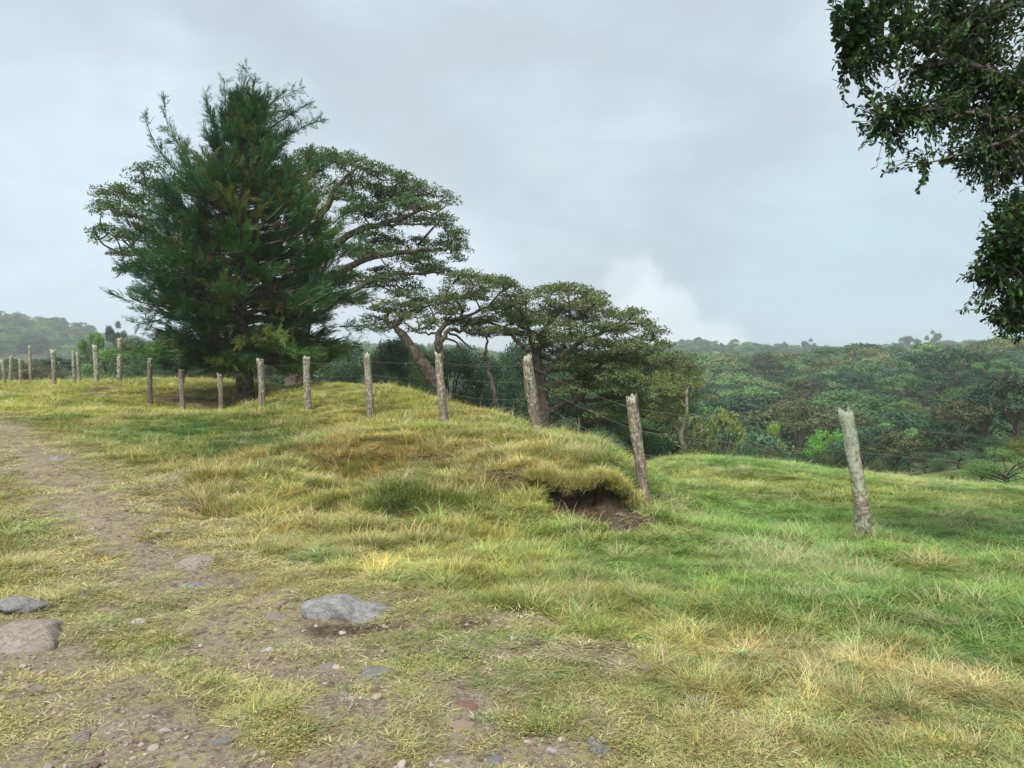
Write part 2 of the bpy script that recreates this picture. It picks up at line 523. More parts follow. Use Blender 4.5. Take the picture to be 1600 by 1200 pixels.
for (px, py, hw, hh, c, w, hf) in ZONES:
    p = g(px, py); q = g(px + hw * 0.5, py); a = g(px, py + hh * 0.6)
    b = g(px, max(py - hh * 0.6, 600))
    rx = max(2 * math.hypot(q.x - p.x, 0), 0.1)
    ry = max(min(abs(b.y - p.y), 4) + abs(a.y - p.y), 0.12) / 1.2
    ZW.append((p.x, p.y, rx, min(ry, 6), c, w, hf))

TR1 = [g(*q) for q in ((-120, 640), (0, 678), (70, 725), (150, 790), (230, 860), (320, 945), (450, 1010), (600, 1085), (760, 1165), (900, 1260))]
TR2 = [g(*q) for q in ((-400, 860), (-200, 930), (0, 1020), (120, 1110), (250, 1210), (350, 1290))]
PATCH = [(890, 1010, 150, 24, 1.0), (800, 965, 90, 18, 1.0), (960, 1035, 90, 16, 0.9), (735, 975, 28, 22, 0.9), (1120, 1050, 50, 12, 0.8), (1095, 1095, 40, 14, 0.5), (1390, 1140, 100, 20, 0.5),
         (1150, 1115, 45, 12, 0.7), (720, 1110, 90, 26, 0.9), (690, 1140, 110, 30, 0.8), (945, 812, 50, 26, 0.9), (975, 815, 60, 26, 0.8), (1065, 800, 22, 16, 0.7),
         (270, 880, 70, 20, 0.8), (560, 985, 90, 14, 0.85), (60, 1080, 110, 30, 0.9), (200, 1150, 130, 40, 0.6), (620, 845, 30, 8, 0.6), (790, 740, 40, 9, 0.8),
         (670, 712, 60, 8, 0.5), (450, 712, 28, 8, 0.6), (260, 625, 40, 8, 0.8), (160, 610, 30, 5, 0.7), (300, 632, 60, 6, 0.55), (330, 640, 40, 5, 0.6),
         (200, 960, 120, 20, 0.5), (420, 965, 60, 14, 0.6), (420, 1040, 120, 24, 0.45), (280, 1080, 60, 18, 0.5), (1500, 1190, 100, 14, 0.6), (75, 715, 50, 12, 0.7)]
PW = []
for (px, py, hw, hh, w) in PATCH:
    p = g(px, py); q = g(px + hw * 0.5, py); a = g(px, py + hh)
    PW.append((p.x, p.y, max(2 * abs(q.x - p.x), 0.08), max(abs(a.y - p.y) * 1.1, 0.08), w))


def seg_dist(x, y, P):
    best = np.full(x.shape, 1e9)
    for a, b in zip(P[:-1], P[1:]):
        dx, dy = b.x - a.x, b.y - a.y
        t = np.clip(((x - a.x) * dx + (y - a.y) * dy) / (dx * dx + dy * dy), 0, 1)
        best = np.minimum(best, np.hypot(x - a.x - t * dx, y - a.y - t * dy))
    return best


def cover(x, y):
    """colour (n,3), height factor, bare-earth amount at ground points"""
    n1 = fbm(x * 0.5, y * 0.5, 51, 3); n2 = fbm(x * 2.2, y * 2.2, 61, 3); n3 = fbm(x * 1.1 + 40, y * 1.1, 71, 3)
    right = sstep(x - 0.12 * y, 0.2, 2.5)[:, None]
    base = np.array(C_YG) * (1 - right) + np.array(C_LUSH) * right
    k = sstep(n1, 0.52, 0.72)[:, None] * 0.4
    base = base * (1 - k) + np.array(C_STRAW) * k
    k = sstep(n3, 0.55, 0.75)[:, None] * 0.45
    base = base * (1 - k) + np.array(C_GREEN) * k
    hf = 0.85 + 0.5 * n2
    wb = 0.55 + 0.9 * n2
    for (cx, cy, rx, ry, c, w, h) in ZW:
        d = np.hypot((x - cx) / rx, (y - cy) / ry)
        k = np.clip(np.exp(-(d ** 2) * 1.1) * w * wb * 1.15, 0, 1)
        base = base * (1 - k[:, None]) + np.array(c) * k[:, None]
        hf = hf * (1 - k) + h * (0.8 + 0.4 * n3) * k
    far = sstep(np.hypot(x, y), 45, 90)[:, None]
    base = base * (1 - far) + np.array((0.035, 0.06, 0.022)) * far
    pf = np.exp(-((x - 158) / 32) ** 4 - ((y - 600) / 75) ** 4)[:, None]
    base = base * (1 - pf) + np.array((0.27, 0.36, 0.13)) * pf
    wn = (fbm(x * 1.7, y * 1.7, 81, 3) - 0.5)
    dist1 = seg_dist(x, y, TR1) + wn * 0.75
    dist2 = seg_dist(x, y, TR2) + wn * 0.65
    wd = 0.33 + 0.012 * np.clip(y, 0, 14)
    dirt = np.maximum((1 - sstep(dist1, wd * 0.55, wd * 1.5)) * 0.97, (1 - sstep(dist2, 0.22, 0.65)) * 0.95)
    # lane between and around the tracks is thin turf
    lane = (1 - sstep(seg_dist(x, y, TR1) + wn * 0.8, 0.8, 1.5)) * 0.48
    lane = np.maximum(lane, sstep(-x, 0.6, 1.4) * (1 - sstep(y, 4.2, 6.5)) * 0.5)
    dirt = np.maximum(dirt, lane)
    pn = (fbm(x * 5, y * 5, 91, 2) - 0.5) * 0.9

    for (cx, cy, rx, ry, w) in PW:
        d = np.hypot((x - cx) / rx, (y - cy) / ry) + pn
        dirt = np.maximum(dirt, (1 - sstep(d, 0.6, 1.25)) * w)
    rim = np.exp(-((x - 0.9) / 0.9) ** 2 - ((y - 9.72) / 0.26) ** 2)
    dirt = dirt * (1 - 0.95 * rim)
    fine = fbm(x * 9, y * 9, 101, 2)
    dirt = np.clip(dirt + (fine - 0.5) * 0.35 * (dirt > 0.02), 0, 1)
    return base, hf, dirt


xs, ys = GX.ravel(), GY.ravel()
gcol, ghf, gdirt = cover(xs, ys)
# raw soil exposed in hollow and slumped bank, darkened to paint in undercut shade
gsoil_shade = np.clip(scar_mask(xs, ys) * 1.6, 0, 1.4)
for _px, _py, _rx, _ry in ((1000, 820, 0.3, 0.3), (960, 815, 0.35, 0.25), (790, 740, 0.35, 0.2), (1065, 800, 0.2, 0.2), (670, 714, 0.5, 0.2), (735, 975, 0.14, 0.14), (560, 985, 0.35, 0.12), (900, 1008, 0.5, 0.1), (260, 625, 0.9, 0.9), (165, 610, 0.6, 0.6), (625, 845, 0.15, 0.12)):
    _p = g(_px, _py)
    gsoil_shade = np.maximum(gsoil_shade, 0.85 * np.exp(-((xs - _p.x) / _rx) ** 2 - ((ys - _p.y) / _ry) ** 2))
gsoil_shade = np.clip(gsoil_shade * (0.6 + 0.8 * fbm(xs * 6, ys * 6, 95, 2)), 0, 1)
verts = np.stack([xs, ys, GZ.ravel()], 1)
ii = (np.arange(NV - 1)[:, None] * NU + np.arange(NU - 1)[None]).ravel()
faces = np.stack([ii, ii + 1, ii + NU + 1, ii + NU], 1).ravel()


# ------------------------------------------------------------------ materials
def new_mat(name):
    m = bpy.data.materials.new(name)
    m.use_nodes = True
    t = NT(m.node_tree)
    t.n.clear()
    out = t.new('ShaderNodeOutputMaterial')
    return m, t, out


def pos(t):
    return t.new('ShaderNodeNewGeometry').outputs['Position']


def attr(t, name, kind='GEOMETRY'):
    return t.new('ShaderNodeAttribute', attribute_name=name, attribute_type=kind)


def mat_ground():
    m, t, out = new_mat('pasture_ground')
    p = pos(t)
    b = t.new('ShaderNodeBsdfPrincipled')
    b.inputs['Roughness'].default_value = 0.95
    b.inputs['Specular IOR Level'].default_value = 0.15
    ca = attr(t, 'gcol').outputs['Color']
    da = attr(t, 'dirt').outputs['Fac']
    n1 = t.noise(p, 6, 6, 0.65)
    n2 = t.noise(p, 38, 5, 0.7)
    n3 = t.noise(p, 150, 3, 0.7)
    dirt = t.ramp(n1, [(0.3, (0.13, 0.10, 0.07)), (0.5, (0.22, 0.18, 0.13)), (0.7, (0.33, 0.28, 0.215))])
    dirt = t.mix(t.smooth(n2, 0.42, 0.66), dirt, (0.34, 0.31, 0.22))
    n6 = t.noise(p, 20, 6, 0.75, dist=0.6)
    dirt = t.mix(t.math('MULTIPLY', t.smooth(n6, 0.52, 0.6), 0.75), dirt, (0.085, 0.066, 0.05))
    dirt = t.mix(t.math('MULTIPLY', t.smooth(n3, 0.55, 0.7), 0.5), dirt, (0.10, 0.075, 0.055))
    dirt = t.mix(t.smooth(attr(t, 'soil').outputs['Fac'], 0.15, 0.6), dirt, t.mix(t.smooth(n2, 0.35, 0.65), (0.045, 0.032, 0.023), (0.115, 0.082, 0.058)))  # bare soil tone, deepened to include the shade of cavity and undercuts
    moss = t.mix(0.55, ca, (0.24, 0.22, 0.09))
    dirt = t.mix(t.math('MULTIPLY', t.smooth(t.noise(p, 14, 5, 0.7), 0.5, 0.62), t.math('SUBTRACT', 0.6, t.math('MULTIPLY', attr(t, 'soil').outputs['Fac'], 0.5))), dirt, moss)
    thatch = t.mix(0.6, ca, (0.09, 0.075, 0.04))
    thatch = t.mix(t.math('MULTIPLY', t.smooth(n2, 0.5, 0.7), 0.5), thatch, (0.10, 0.09, 0.04))
    f = t.smooth(t.math('ADD', da, t.math('MULTIPLY', t.math('SUBTRACT', n2, 0.5), 0.5)), 0.25, 0.6)
    t.l.new(t.mix(f, thatch, dirt), b.inputs['Base Color'])
    bump = t.new('ShaderNodeBump')
    bump.inputs['Strength'].default_value = 0.9
    bump.inputs['Distance'].default_value = 0.03
    hgt = t.math('ADD', t.math('MULTIPLY', n2, 0.8), t.math('MULTIPLY', n3, 0.35))
    t.l.new(hgt, bump.inputs['Height'])
    t.l.new(bump.outputs[0], b.inputs['Normal'])
    t.l.new(b.outputs[0], out.inputs['Surface'])
    return m


def leaf_shader(t, out, colr, trans=0.35, rough=0.55, spec=0.25, tmul=(1.25, 1.3, 0.6)):
    b = t.new('ShaderNodeBsdfPrincipled')
    b.inputs['Roughness'].default_value = rough
    b.inputs['Specular IOR Level'].default_value = spec
    t.put(b.inputs['Base Color'], colr)
    tr = t.new('ShaderNodeBsdfTranslucent')
    t.l.new(t.mix(1.0, colr, tmul, 'MULTIPLY'), tr.inputs['Color'])
    mx = t.new('ShaderNodeMixShader')
    mx.inputs[0].default_value = trans
    t.l.new(b.outputs[0], mx.inputs[1]); t.l.new(tr.outputs[0], mx.inputs[2])
    t.l.new(mx.outputs[0], out.inputs['Surface'])


def mat_grass():
    m, t, out = new_mat('grass_blades')
    inst = attr(t, 'gcol', 'INSTANCER').outputs['Color']
    v = attr(t, 'col').outputs['Color']
    c = t.mix(1.0, inst, v, 'MULTIPLY')
    leaf_shader(t, out, c, 0.3, 0.6, 0.2, (1.15, 1.15, 0.7))
    return m


def mat_leaf(name, mode='own', trans=0.3, tint=(1, 1, 1)):
    m, t, out = new_mat(name)
    v = attr(t, 'col').outputs['Color']
    if mode == 'object':
        v = t.mix(1.0, v, t.new('ShaderNodeObjectInfo').outputs['Color'], 'MULTIPLY')
    elif mode == 'inst':
        v = t.mix(1.0, v, attr(t, 'tint', 'INSTANCER').outputs['Color'], 'MULTIPLY')
    leaf_shader(t, out, v, trans, 0.5, 0.3)
    return m


def mat_bark(name, a, b_, scale=6, lichen=0.0):
    m, t, out = new_mat(name)
    tc = t.new('ShaderNodeTexCoord').outputs['Object']
    mp = t.new('ShaderNodeMapping')
    mp.inputs['Scale'].default_value = (1, 1, 0.22)
    t.l.new(tc, mp.inputs[0])
    n = t.noise(mp.outputs[0], scale, 6, 0.65)
    c = t.mix(t.smooth(n, 0.35, 0.65), a, b_)
    if lichen:
        c = t.mix(t.math('MULTIPLY', t.smooth(t.noise(tc, scale * 0.8, 5, 0.6), 0.5, 0.6), lichen), c, (0.34, 0.36, 0.29))
    b = t.new('ShaderNodeBsdfPrincipled')
    b.inputs['Roughness'].default_value = 0.9
    b.inputs['Specular IOR Level'].default_value = 0.2
    t.l.new(c, b.inputs['Base Color'])
    bump = t.new('ShaderNodeBump')
    bump.inputs['Strength'].default_value = 0.7
    bump.inputs['Distance'].default_value = 0.03
    t.l.new(n, bump.inputs['Height'])
    t.l.new(bump.outputs[0], b.inputs['Normal'])
    t.l.new(b.outputs[0], out.inputs['Surface'])
    return m


def mat_post():
    m, t, out = new_mat('weathered_post_wood')
    tc = t.new('ShaderNodeTexCoord').outputs['Object']
    mp = t.new('ShaderNodeMapping')
    mp.inputs['Scale'].default_value = (1, 1, 0.09)
    t.l.new(tc, mp.inputs[0])
    st = t.noise(mp.outputs[0], 42, 6, 0.65)
    c = t.ramp(st, [(0.32, (0.05, 0.038, 0.03)), (0.43, (0.13, 0.10, 0.078)), (0.56, (0.245, 0.205, 0.16)), (0.75, (0.36, 0.32, 0.26))])
    rust = t.smooth(t.noise(tc, 4.5, 3, 0.6), 0.52, 0.68)
    c = t.mix(t.math('MULTIPLY', rust, 0.45), c, (0.20, 0.125, 0.085))
    # lichen, thicker towards the top: attribute 'lich' of each post
    la = attr(t, 'lich').outputs['Fac']
    ln = t.noise(tc, 17, 6, 0.7)
    f = t.smooth(t.math('ADD', ln, t.math('MULTIPLY', la, 0.13)), 0.57, 0.61)
    lc = t.ramp(t.noise(tc, 30, 4, 0.7), [(0.35, (0.24, 0.28, 0.19)), (0.6, (0.44, 0.47, 0.38))])
    c = t.mix(t.math('MULTIPLY', f, 0.9), c, lc)
    b = t.new('ShaderNodeBsdfPrincipled')
    b.inputs['Roughness'].default_value = 0.92
    b.inputs['Specular IOR Level'].default_value = 0.15
    t.l.new(c, b.inputs['Base Color'])
    bump = t.new('ShaderNodeBump')
    bump.inputs['Strength'].default_value = 0.9
    bump.inputs['Distance'].default_value = 0.012
    t.l.new(t.math('ADD', st, t.math('MULTIPLY', ln, 0.5)), bump.inputs['Height'])
    t.l.new(bump.outputs[0], b.inputs['Normal'])
    t.l.new(b.outputs[0], out.inputs['Surface'])
    return m


def mat_rock(name, dark, light, lichen=(0.44, 0.44, 0.40)):
    m, t, out = new_mat(name)
    tc = t.new('ShaderNodeTexCoord').outputs['Object']
    n = t.noise(tc, 7, 8, 0.7)
    n2 = t.noise(tc, 26, 6, 0.7)
    c = t.mix(t.smooth(n, 0.35, 0.65), dark, light)
    c = t.mix(t.math('MULTIPLY', t.smooth(n2, 0.52, 0.62), 0.6), c, lichen)
    c = t.mix(t.math('MULTIPLY', t.smooth(t.noise(tc, 55, 4, 0.7), 0.56, 0.68), 0.7), c, (0.06, 0.055, 0.05))
    b = t.new('ShaderNodeBsdfPrincipled')
    b.inputs['Roughness'].default_value = 0.9
    b.inputs['Specular IOR Level'].default_value = 0.2
    t.l.new(c, b.inputs['Base Color'])
    bump = t.new('ShaderNodeBump')
    bump.inputs['Strength'].default_value = 0.8
    bump.inputs['Distance'].default_value = 0.02
    t.l.new(t.math('ADD', n, n2), bump.inputs['Height'])
    t.l.new(bump.outputs[0], b.inputs['Normal'])
    t.l.new(b.outputs[0], out.inputs['Surface'])
    return m


def mat_plain(name, c, rough=0.8, metal=0.0):
    m, t, out = new_mat(name)
    b = t.new('ShaderNodeBsdfPrincipled')
    b.inputs['Roughness'].default_value = rough
    b.inputs['Metallic'].default_value = metal
    n = t.noise(t.new('ShaderNodeTexCoord').outputs['Object'], 20, 3)
    t.l.new(t.mix(n, tuple(q * 0.7 for q in c), tuple(min(1, q * 1.3) for q in c)), b.inputs['Base Color'])
    t.l.new(b.outputs[0], out.inputs['Surface'])
    return m


M_GROUND = mat_ground(); M_GRASS = mat_grass()
M_LEAF = mat_leaf('tree_leaves', 'own', 0.3)
M_NEEDLE = mat_leaf('cypress_sprays', 'own', 0.22)
M_FOREST = mat_leaf('forest_leaves', 'object', 0.16)
M_FARLEAF = mat_leaf('far_forest_leaves', 'inst', 0.16)
M_BARK = mat_bark('dark_bark', (0.055, 0.042, 0.034), (0.13, 0.105, 0.085), 8, 0.25)
M_PALEBARK = mat_bark('pale_lichen_bark', (0.15, 0.125, 0.095), (0.33, 0.29, 0.22), 9, 0.5)
M_POST = mat_post()
M_ROCK = mat_rock('grey_rock', (0.17, 0.17, 0.17), (0.33, 0.325, 0.33))
M_ROCKB = mat_rock('brown_grey_rock', (0.22, 0.185, 0.155), (0.38, 0.34, 0.29), (0.42, 0.40, 0.35))
M_TAN = mat_rock('tan_stone', (0.34, 0.25, 0.18), (0.46, 0.36, 0.28), (0.47, 0.39, 0.31))
M_RED = mat_rock('red_clay', (0.24, 0.135, 0.10), (0.34, 0.21, 0.16), (0.32, 0.23, 0.17))
M_WHITE = mat_rock('pale_stone', (0.5, 0.48, 0.43), (0.72, 0.70, 0.65), (0.75, 0.74, 0.70))
M_WIRE = mat_plain('galvanised_wire', (0.20, 0.18, 0.16), 0.6, 0.6)

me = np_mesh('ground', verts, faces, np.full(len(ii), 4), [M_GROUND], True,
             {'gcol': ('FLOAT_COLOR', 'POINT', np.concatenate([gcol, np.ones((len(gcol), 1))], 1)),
              'dirt': ('FLOAT', 'POINT', np.maximum(gdirt, gsoil_shade)), 'soil': ('FLOAT', 'POINT', gsoil_shade)})
tag(link('ground', me), 'pasture ground with a worn dirt track and a grassy roadside bank', 'ground', kind='structure')
del verts, faces, gcol, ghf


# ------------------------------------------------------------------ instancing for stuff nobody could count
def scatter_object(name, pts, rot, scale, idx, color, coll, cattr, label, cat):
    me = bpy.data.meshes.new(name)
    n = len(pts)
    me.vertices.add(n)
    me.vertices.foreach_set('co', np.ascontiguousarray(pts, dtype=np.float32).ravel())
    for k, ty, arr in (('rot', 'FLOAT_VECTOR', rot), ('scl', 'FLOAT_VECTOR', scale), ('idx', 'INT', idx),
                       (cattr, 'FLOAT_COLOR', np.concatenate([color, np.ones((n, 1))], 1))):
        a = me.attributes.new(k, ty, 'POINT')
        f = {'INT': 'value', 'FLOAT_VECTOR': 'vector', 'FLOAT_COLOR': 'color'}[ty]
        a.data.foreach_set(f, np.ascontiguousarray(arr, dtype=np.int32 if ty == 'INT' else np.float32).ravel())
    o = link(name, me)
    gn = bpy.data.node_groups.new(name + '_nodes', 'GeometryNodeTree')
    gn.interface.new_socket('Geometry', in_out='INPUT', socket_type='NodeSocketGeometry')
    gn.interface.new_socket('Geometry', in_out='OUTPUT', socket_type='NodeSocketGeometry')
    N = gn.nodes; L = gn.links
    gi = N.new('NodeGroupInput'); go = N.new('NodeGroupOutput')
    m2p = N.new('GeometryNodeMeshToPoints')
    ci = N.new('GeometryNodeCollectionInfo')
    ci.inputs['Collection'].default_value = coll
    ci.inputs['Separate Children'].default_value = True
    ci.inputs['Reset Children'].default_value = True
    ip = N.new('GeometryNodeInstanceOnPoints')
    ip.inputs['Pick Instance'].default_value = True

    def na(nm, ty):
        q = N.new('GeometryNodeInputNamedAttribute')
        q.data_type = ty
        q.inputs['Name'].default_value = nm
        return q.outputs['Attribute']
    L.new(gi.outputs[0], m2p.inputs[0]); L.new(m2p.outputs[0], ip.inputs['Points'])
    L.new(ci.outputs[0], ip.inputs['Instance'])
    L.new(na('idx', 'INT'), ip.inputs['Instance Index'])
    e2r = N.new('FunctionNodeEulerToRotation')
    L.new(na('rot', 'FLOAT_VECTOR'), e2r.inputs[0])
    L.new(e2r.outputs[0], ip.inputs['Rotation'])
    L.new(na('scl', 'FLOAT_VECTOR'), ip.inputs['Scale'])
    L.new(ip.outputs[0], go.inputs[0])
    md = o.modifiers.new('scatter', 'NODES')
    md.node_group = gn
    return tag(o, label, cat, kind='stuff')


def source_collection(name, meshes):
    c = bpy.data.collections.new(name)
    for i, me in enumerate(meshes):
        o = bpy.data.objects.new('%s_%02d' % (name, i), me)
        c.objects.link(o)
    return c


def blade_mesh(name, n, radius, h0, h1, width, lean0, lean1, seed, curl=0.6, dry=0.25, segs=3):
    rng = np.random.default_rng(seed)
    r = radius * np.sqrt(rng.random(n)); th = rng.random(n) * 2 * np.pi
    bx, by = r * np.cos(th), r * np.sin(th)
    az = th + rng.normal(0, 0.9, n)
    lean = lean0 + (lean1 - lean0) * rng.random(n)
    hgt = h0 + (h1 - h0) * rng.random(n) ** 1.3
    ca, sa = np.cos(az), np.sin(az)
    V = []; cols = []
    px, py, pz = bx.copy(), by.copy(), np.full(n, -0.015)
    ang = lean.copy()
    w = width * (0.6 + 0.8 * rng.random(n))
    for s in range(segs + 1):
        ww = w * (1 - (s / segs) ** 1.5) * 0.5
        if s < segs:
            V.append(np.stack([px - sa * ww, py + ca * ww, pz], 1))
            V.append(np.stack([px + sa * ww, py - ca * ww, pz], 1))
        else:
            V.append(np.stack([px, py, pz], 1))
        st = hgt / segs
        px = px + ca * np.sin(ang) * st; py = py + sa * np.sin(ang) * st; pz = pz + np.cos(ang) * st
        ang = ang + curl * (0.4 + rng.random(n)) / segs * 1.4
    k = 2 * segs + 1
    verts = np.stack(V, 1).reshape(-1, 3)
    f = []; cnt = []
    for s in range(segs - 1):
        f.append([2 * s, 2 * s + 1, 2 * s + 3, 2 * s + 2]); cnt.append(4)
    f.append([2 * segs - 2, 2 * segs - 1, 2 * segs]); cnt.append(3)
    one = np.concatenate([np.array(q) for q in f])
    faces = (np.arange(n)[:, None] * k + one[None]).ravel()
    cnts = np.tile(cnt, n)
    br = 0.7 + 0.6 * rng.random(n)
    isdry = rng.random(n) < dry
    col = np.stack([br, br, br, np.ones(n)], 1)
    col[isdry, :3] = np.array([1.35, 1.2, 1.25]) * (0.8 + 0.5 * rng.random((isdry.sum(), 1)))
    return np_mesh(name, verts, faces, cnts, [M_GRASS], False, {'col': ('FLOAT_COLOR', 'POINT', np.repeat(col, k, axis=0))})


def weed_mesh(name, n, radius, h, size, seed):
    rng = np.random.default_rng(seed)
    G = Geo()
    r = radius * np.sqrt(rng.random(n)); th = rng.random(n) * 6.283
    hz = h * (1 - (r / radius) ** 2 * 0.6) * (0.3 + 0.7 * rng.random(n))
    P = np.stack([r * np.cos(th), r * np.sin(th), hz], 1)
    ax = unit(np.stack([np.cos(th), np.sin(th), rng.normal(0.1, 0.4, n)], 1) + rng.normal(0, 0.5, (n, 3)))
    nr = unit(np.array([0, 0, 1.0]) + rng.normal(0, 0.45, (n, 3)))
    br = 0.7 + 0.6 * rng.random(n)
    col = np.stack([br, br, br * 0.95, np.ones(n)], 1)
    G.leaves(P, ax, nr, size * (0.6 + 0.8 * rng.random(n)), size * 0.55, col)
    return G.mesh(name, [M_GRASS])


SRC = []
for i in range(4): SRC.append(blade_mesh('short_turf', 44, 0.11, 0.035, 0.085, 0.0045, 0.2, 1.2, 100 + i, 0.9, 0.22))       # 0-3
for i in range(4): SRC.append(blade_mesh('meadow_tuft', 46, 0.11, 0.08, 0.20, 0.0050, 0.05, 0.8, 120 + i, 0.9, 0.22))      # 4-7
for i in range(3): SRC.append(blade_mesh('tall_tuft', 60, 0.08, 0.16, 0.36, 0.0045, 0.0, 0.75, 140 + i, 1.1, 0.35, 4))      # 8-10
for i in range(3): SRC.append(blade_mesh('dead_thatch', 40, 0.13, 0.03, 0.09, 0.0045, 1.2, 1.6, 160 + i, 0.25, 0.3))        # 11-13
for i in range(3): SRC.append(weed_mesh('weed_leaves', 90, 0.12, 0.07, 0.021, 180 + i))                                       # 14-16
for i in range(2): SRC.append(blade_mesh('seed_stalks', 7, 0.10, 0.25, 0.5, 0.0035, 0.0, 0.35, 190 + i, 0.7, 0.8, 4))       # 17-18
C_SRC = source_collection('grass_sources', SRC)


def earth_bank():
    """the end of the bank where the soil has fallen out below a lip of turf: a real recess with an overhang"""
    nu, nv = 90, 110
    U = np.linspace(-1, 1, nu)
    V = np.linspace(0, 1, nv)
    uu, vv = np.meshgrid(U, V)
    x = 0.92 + 0.66 * uu + 0.05 * np.sin(vv * 7)
    zt = H(x[0], np.full(nu, 9.62))
    zt = np.convolve(np.pad(zt, 6, 'edge'), np.ones(13) / 13, 'valid')
    key = np.linspace(0, 1, 10)
    py = np.array([8.25, 8.50, 8.90, 9.18, 9.25, 9.22, 9.10, 9.04, 9.26, 9.75])
    za = np.array([-0.26, -0.20, -0.18, -0.06, 0.00, 0.00, 0.00, 0.00, 0.00, 0.00])
    zk = np.array([0, 0, 0, 0.10, 0.66, 0.98, 1.00, 1.12, 1.16, 0.90])
    k = np.clip(1 - np.abs(uu) ** 2.6, 0, 1) ** 0.6
    wob = (fbm(uu * 2.3 + 5, vv * 2 + 3, 611, 3) - 0.5)
    y = np.interp(vv, key, py)
    y = 9.45 + (y - 9.45) * (0.25 + 0.75 * k) + wob * 0.16
    z = np.interp(vv, key, za) + np.interp(vv, key, zk) * zt[None] + (1 - k) * -0.05
    front = vv < 0.35
    z = np.where(front, z * k + (1 - k) * (H(x, y) - 0.06), z)
    top = sstep(vv, 0.62, 0.75)
    z = z - top * (1 - k) * 0.12
    rough = (1 - top * 0.7)
    y = y + rough * (fbm(uu * 9, vv * 14, 621, 4) - 0.5) * 0.14
    z = z + rough * (fbm(uu * 10 + 9, vv * 12, 631, 4) - 0.5) * 0.11
    x = x + rough * (fbm(uu * 9, vv * 12 + 7, 641, 3) - 0.5) * 0.08
    v = np.stack([x.ravel(), y.ravel(), z.ravel()], 1)
    i = (np.arange(nv - 1)[:, None] * nu + np.arange(nu - 1)[None]).ravel()
    f = np.stack([i, i + 1, i + nu + 1, i + nu], 1).ravel()
    n = len(v)
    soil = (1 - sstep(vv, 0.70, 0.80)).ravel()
    gc = np.tile([0.16, 0.13, 0.06, 1.0], (n, 1))
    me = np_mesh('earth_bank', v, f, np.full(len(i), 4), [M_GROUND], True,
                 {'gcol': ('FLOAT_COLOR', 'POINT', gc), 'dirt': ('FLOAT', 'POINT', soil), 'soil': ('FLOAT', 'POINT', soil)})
    tag(link('earth_bank', me), 'bare dark earth hollow under a turf lip at the end of the grassy bank', 'earth bank', kind='structure')
    # where turf grows on it and hangs from it
    tops = []
    for _ in range(420):
        a = int(RNG.random() * nu); b = int((0.745 + 0.25 * RNG.random()) * (nv - 1))
        tops.append((x[b, a], y[b, a], z[b, a], 0))
    for _ in range(30):
        a = int((0.04 + 0.92 * RNG.random()) * nu); b = int((0.70 + 0.06 * RNG.random()) * (nv - 1))
        tops.append((x[b, a], y[b, a], z[b, a], 1))
    for _ in range(26):
        a = int((0.1 + 0.8 * RNG.random()) * nu); b = int((0.08 + 0.3 * RNG.random()) * (nv - 1))
        tops.append((x[b, a], y[b, a], z[b, a], 2))
    return np.array(tops)


LIP = earth_bank()


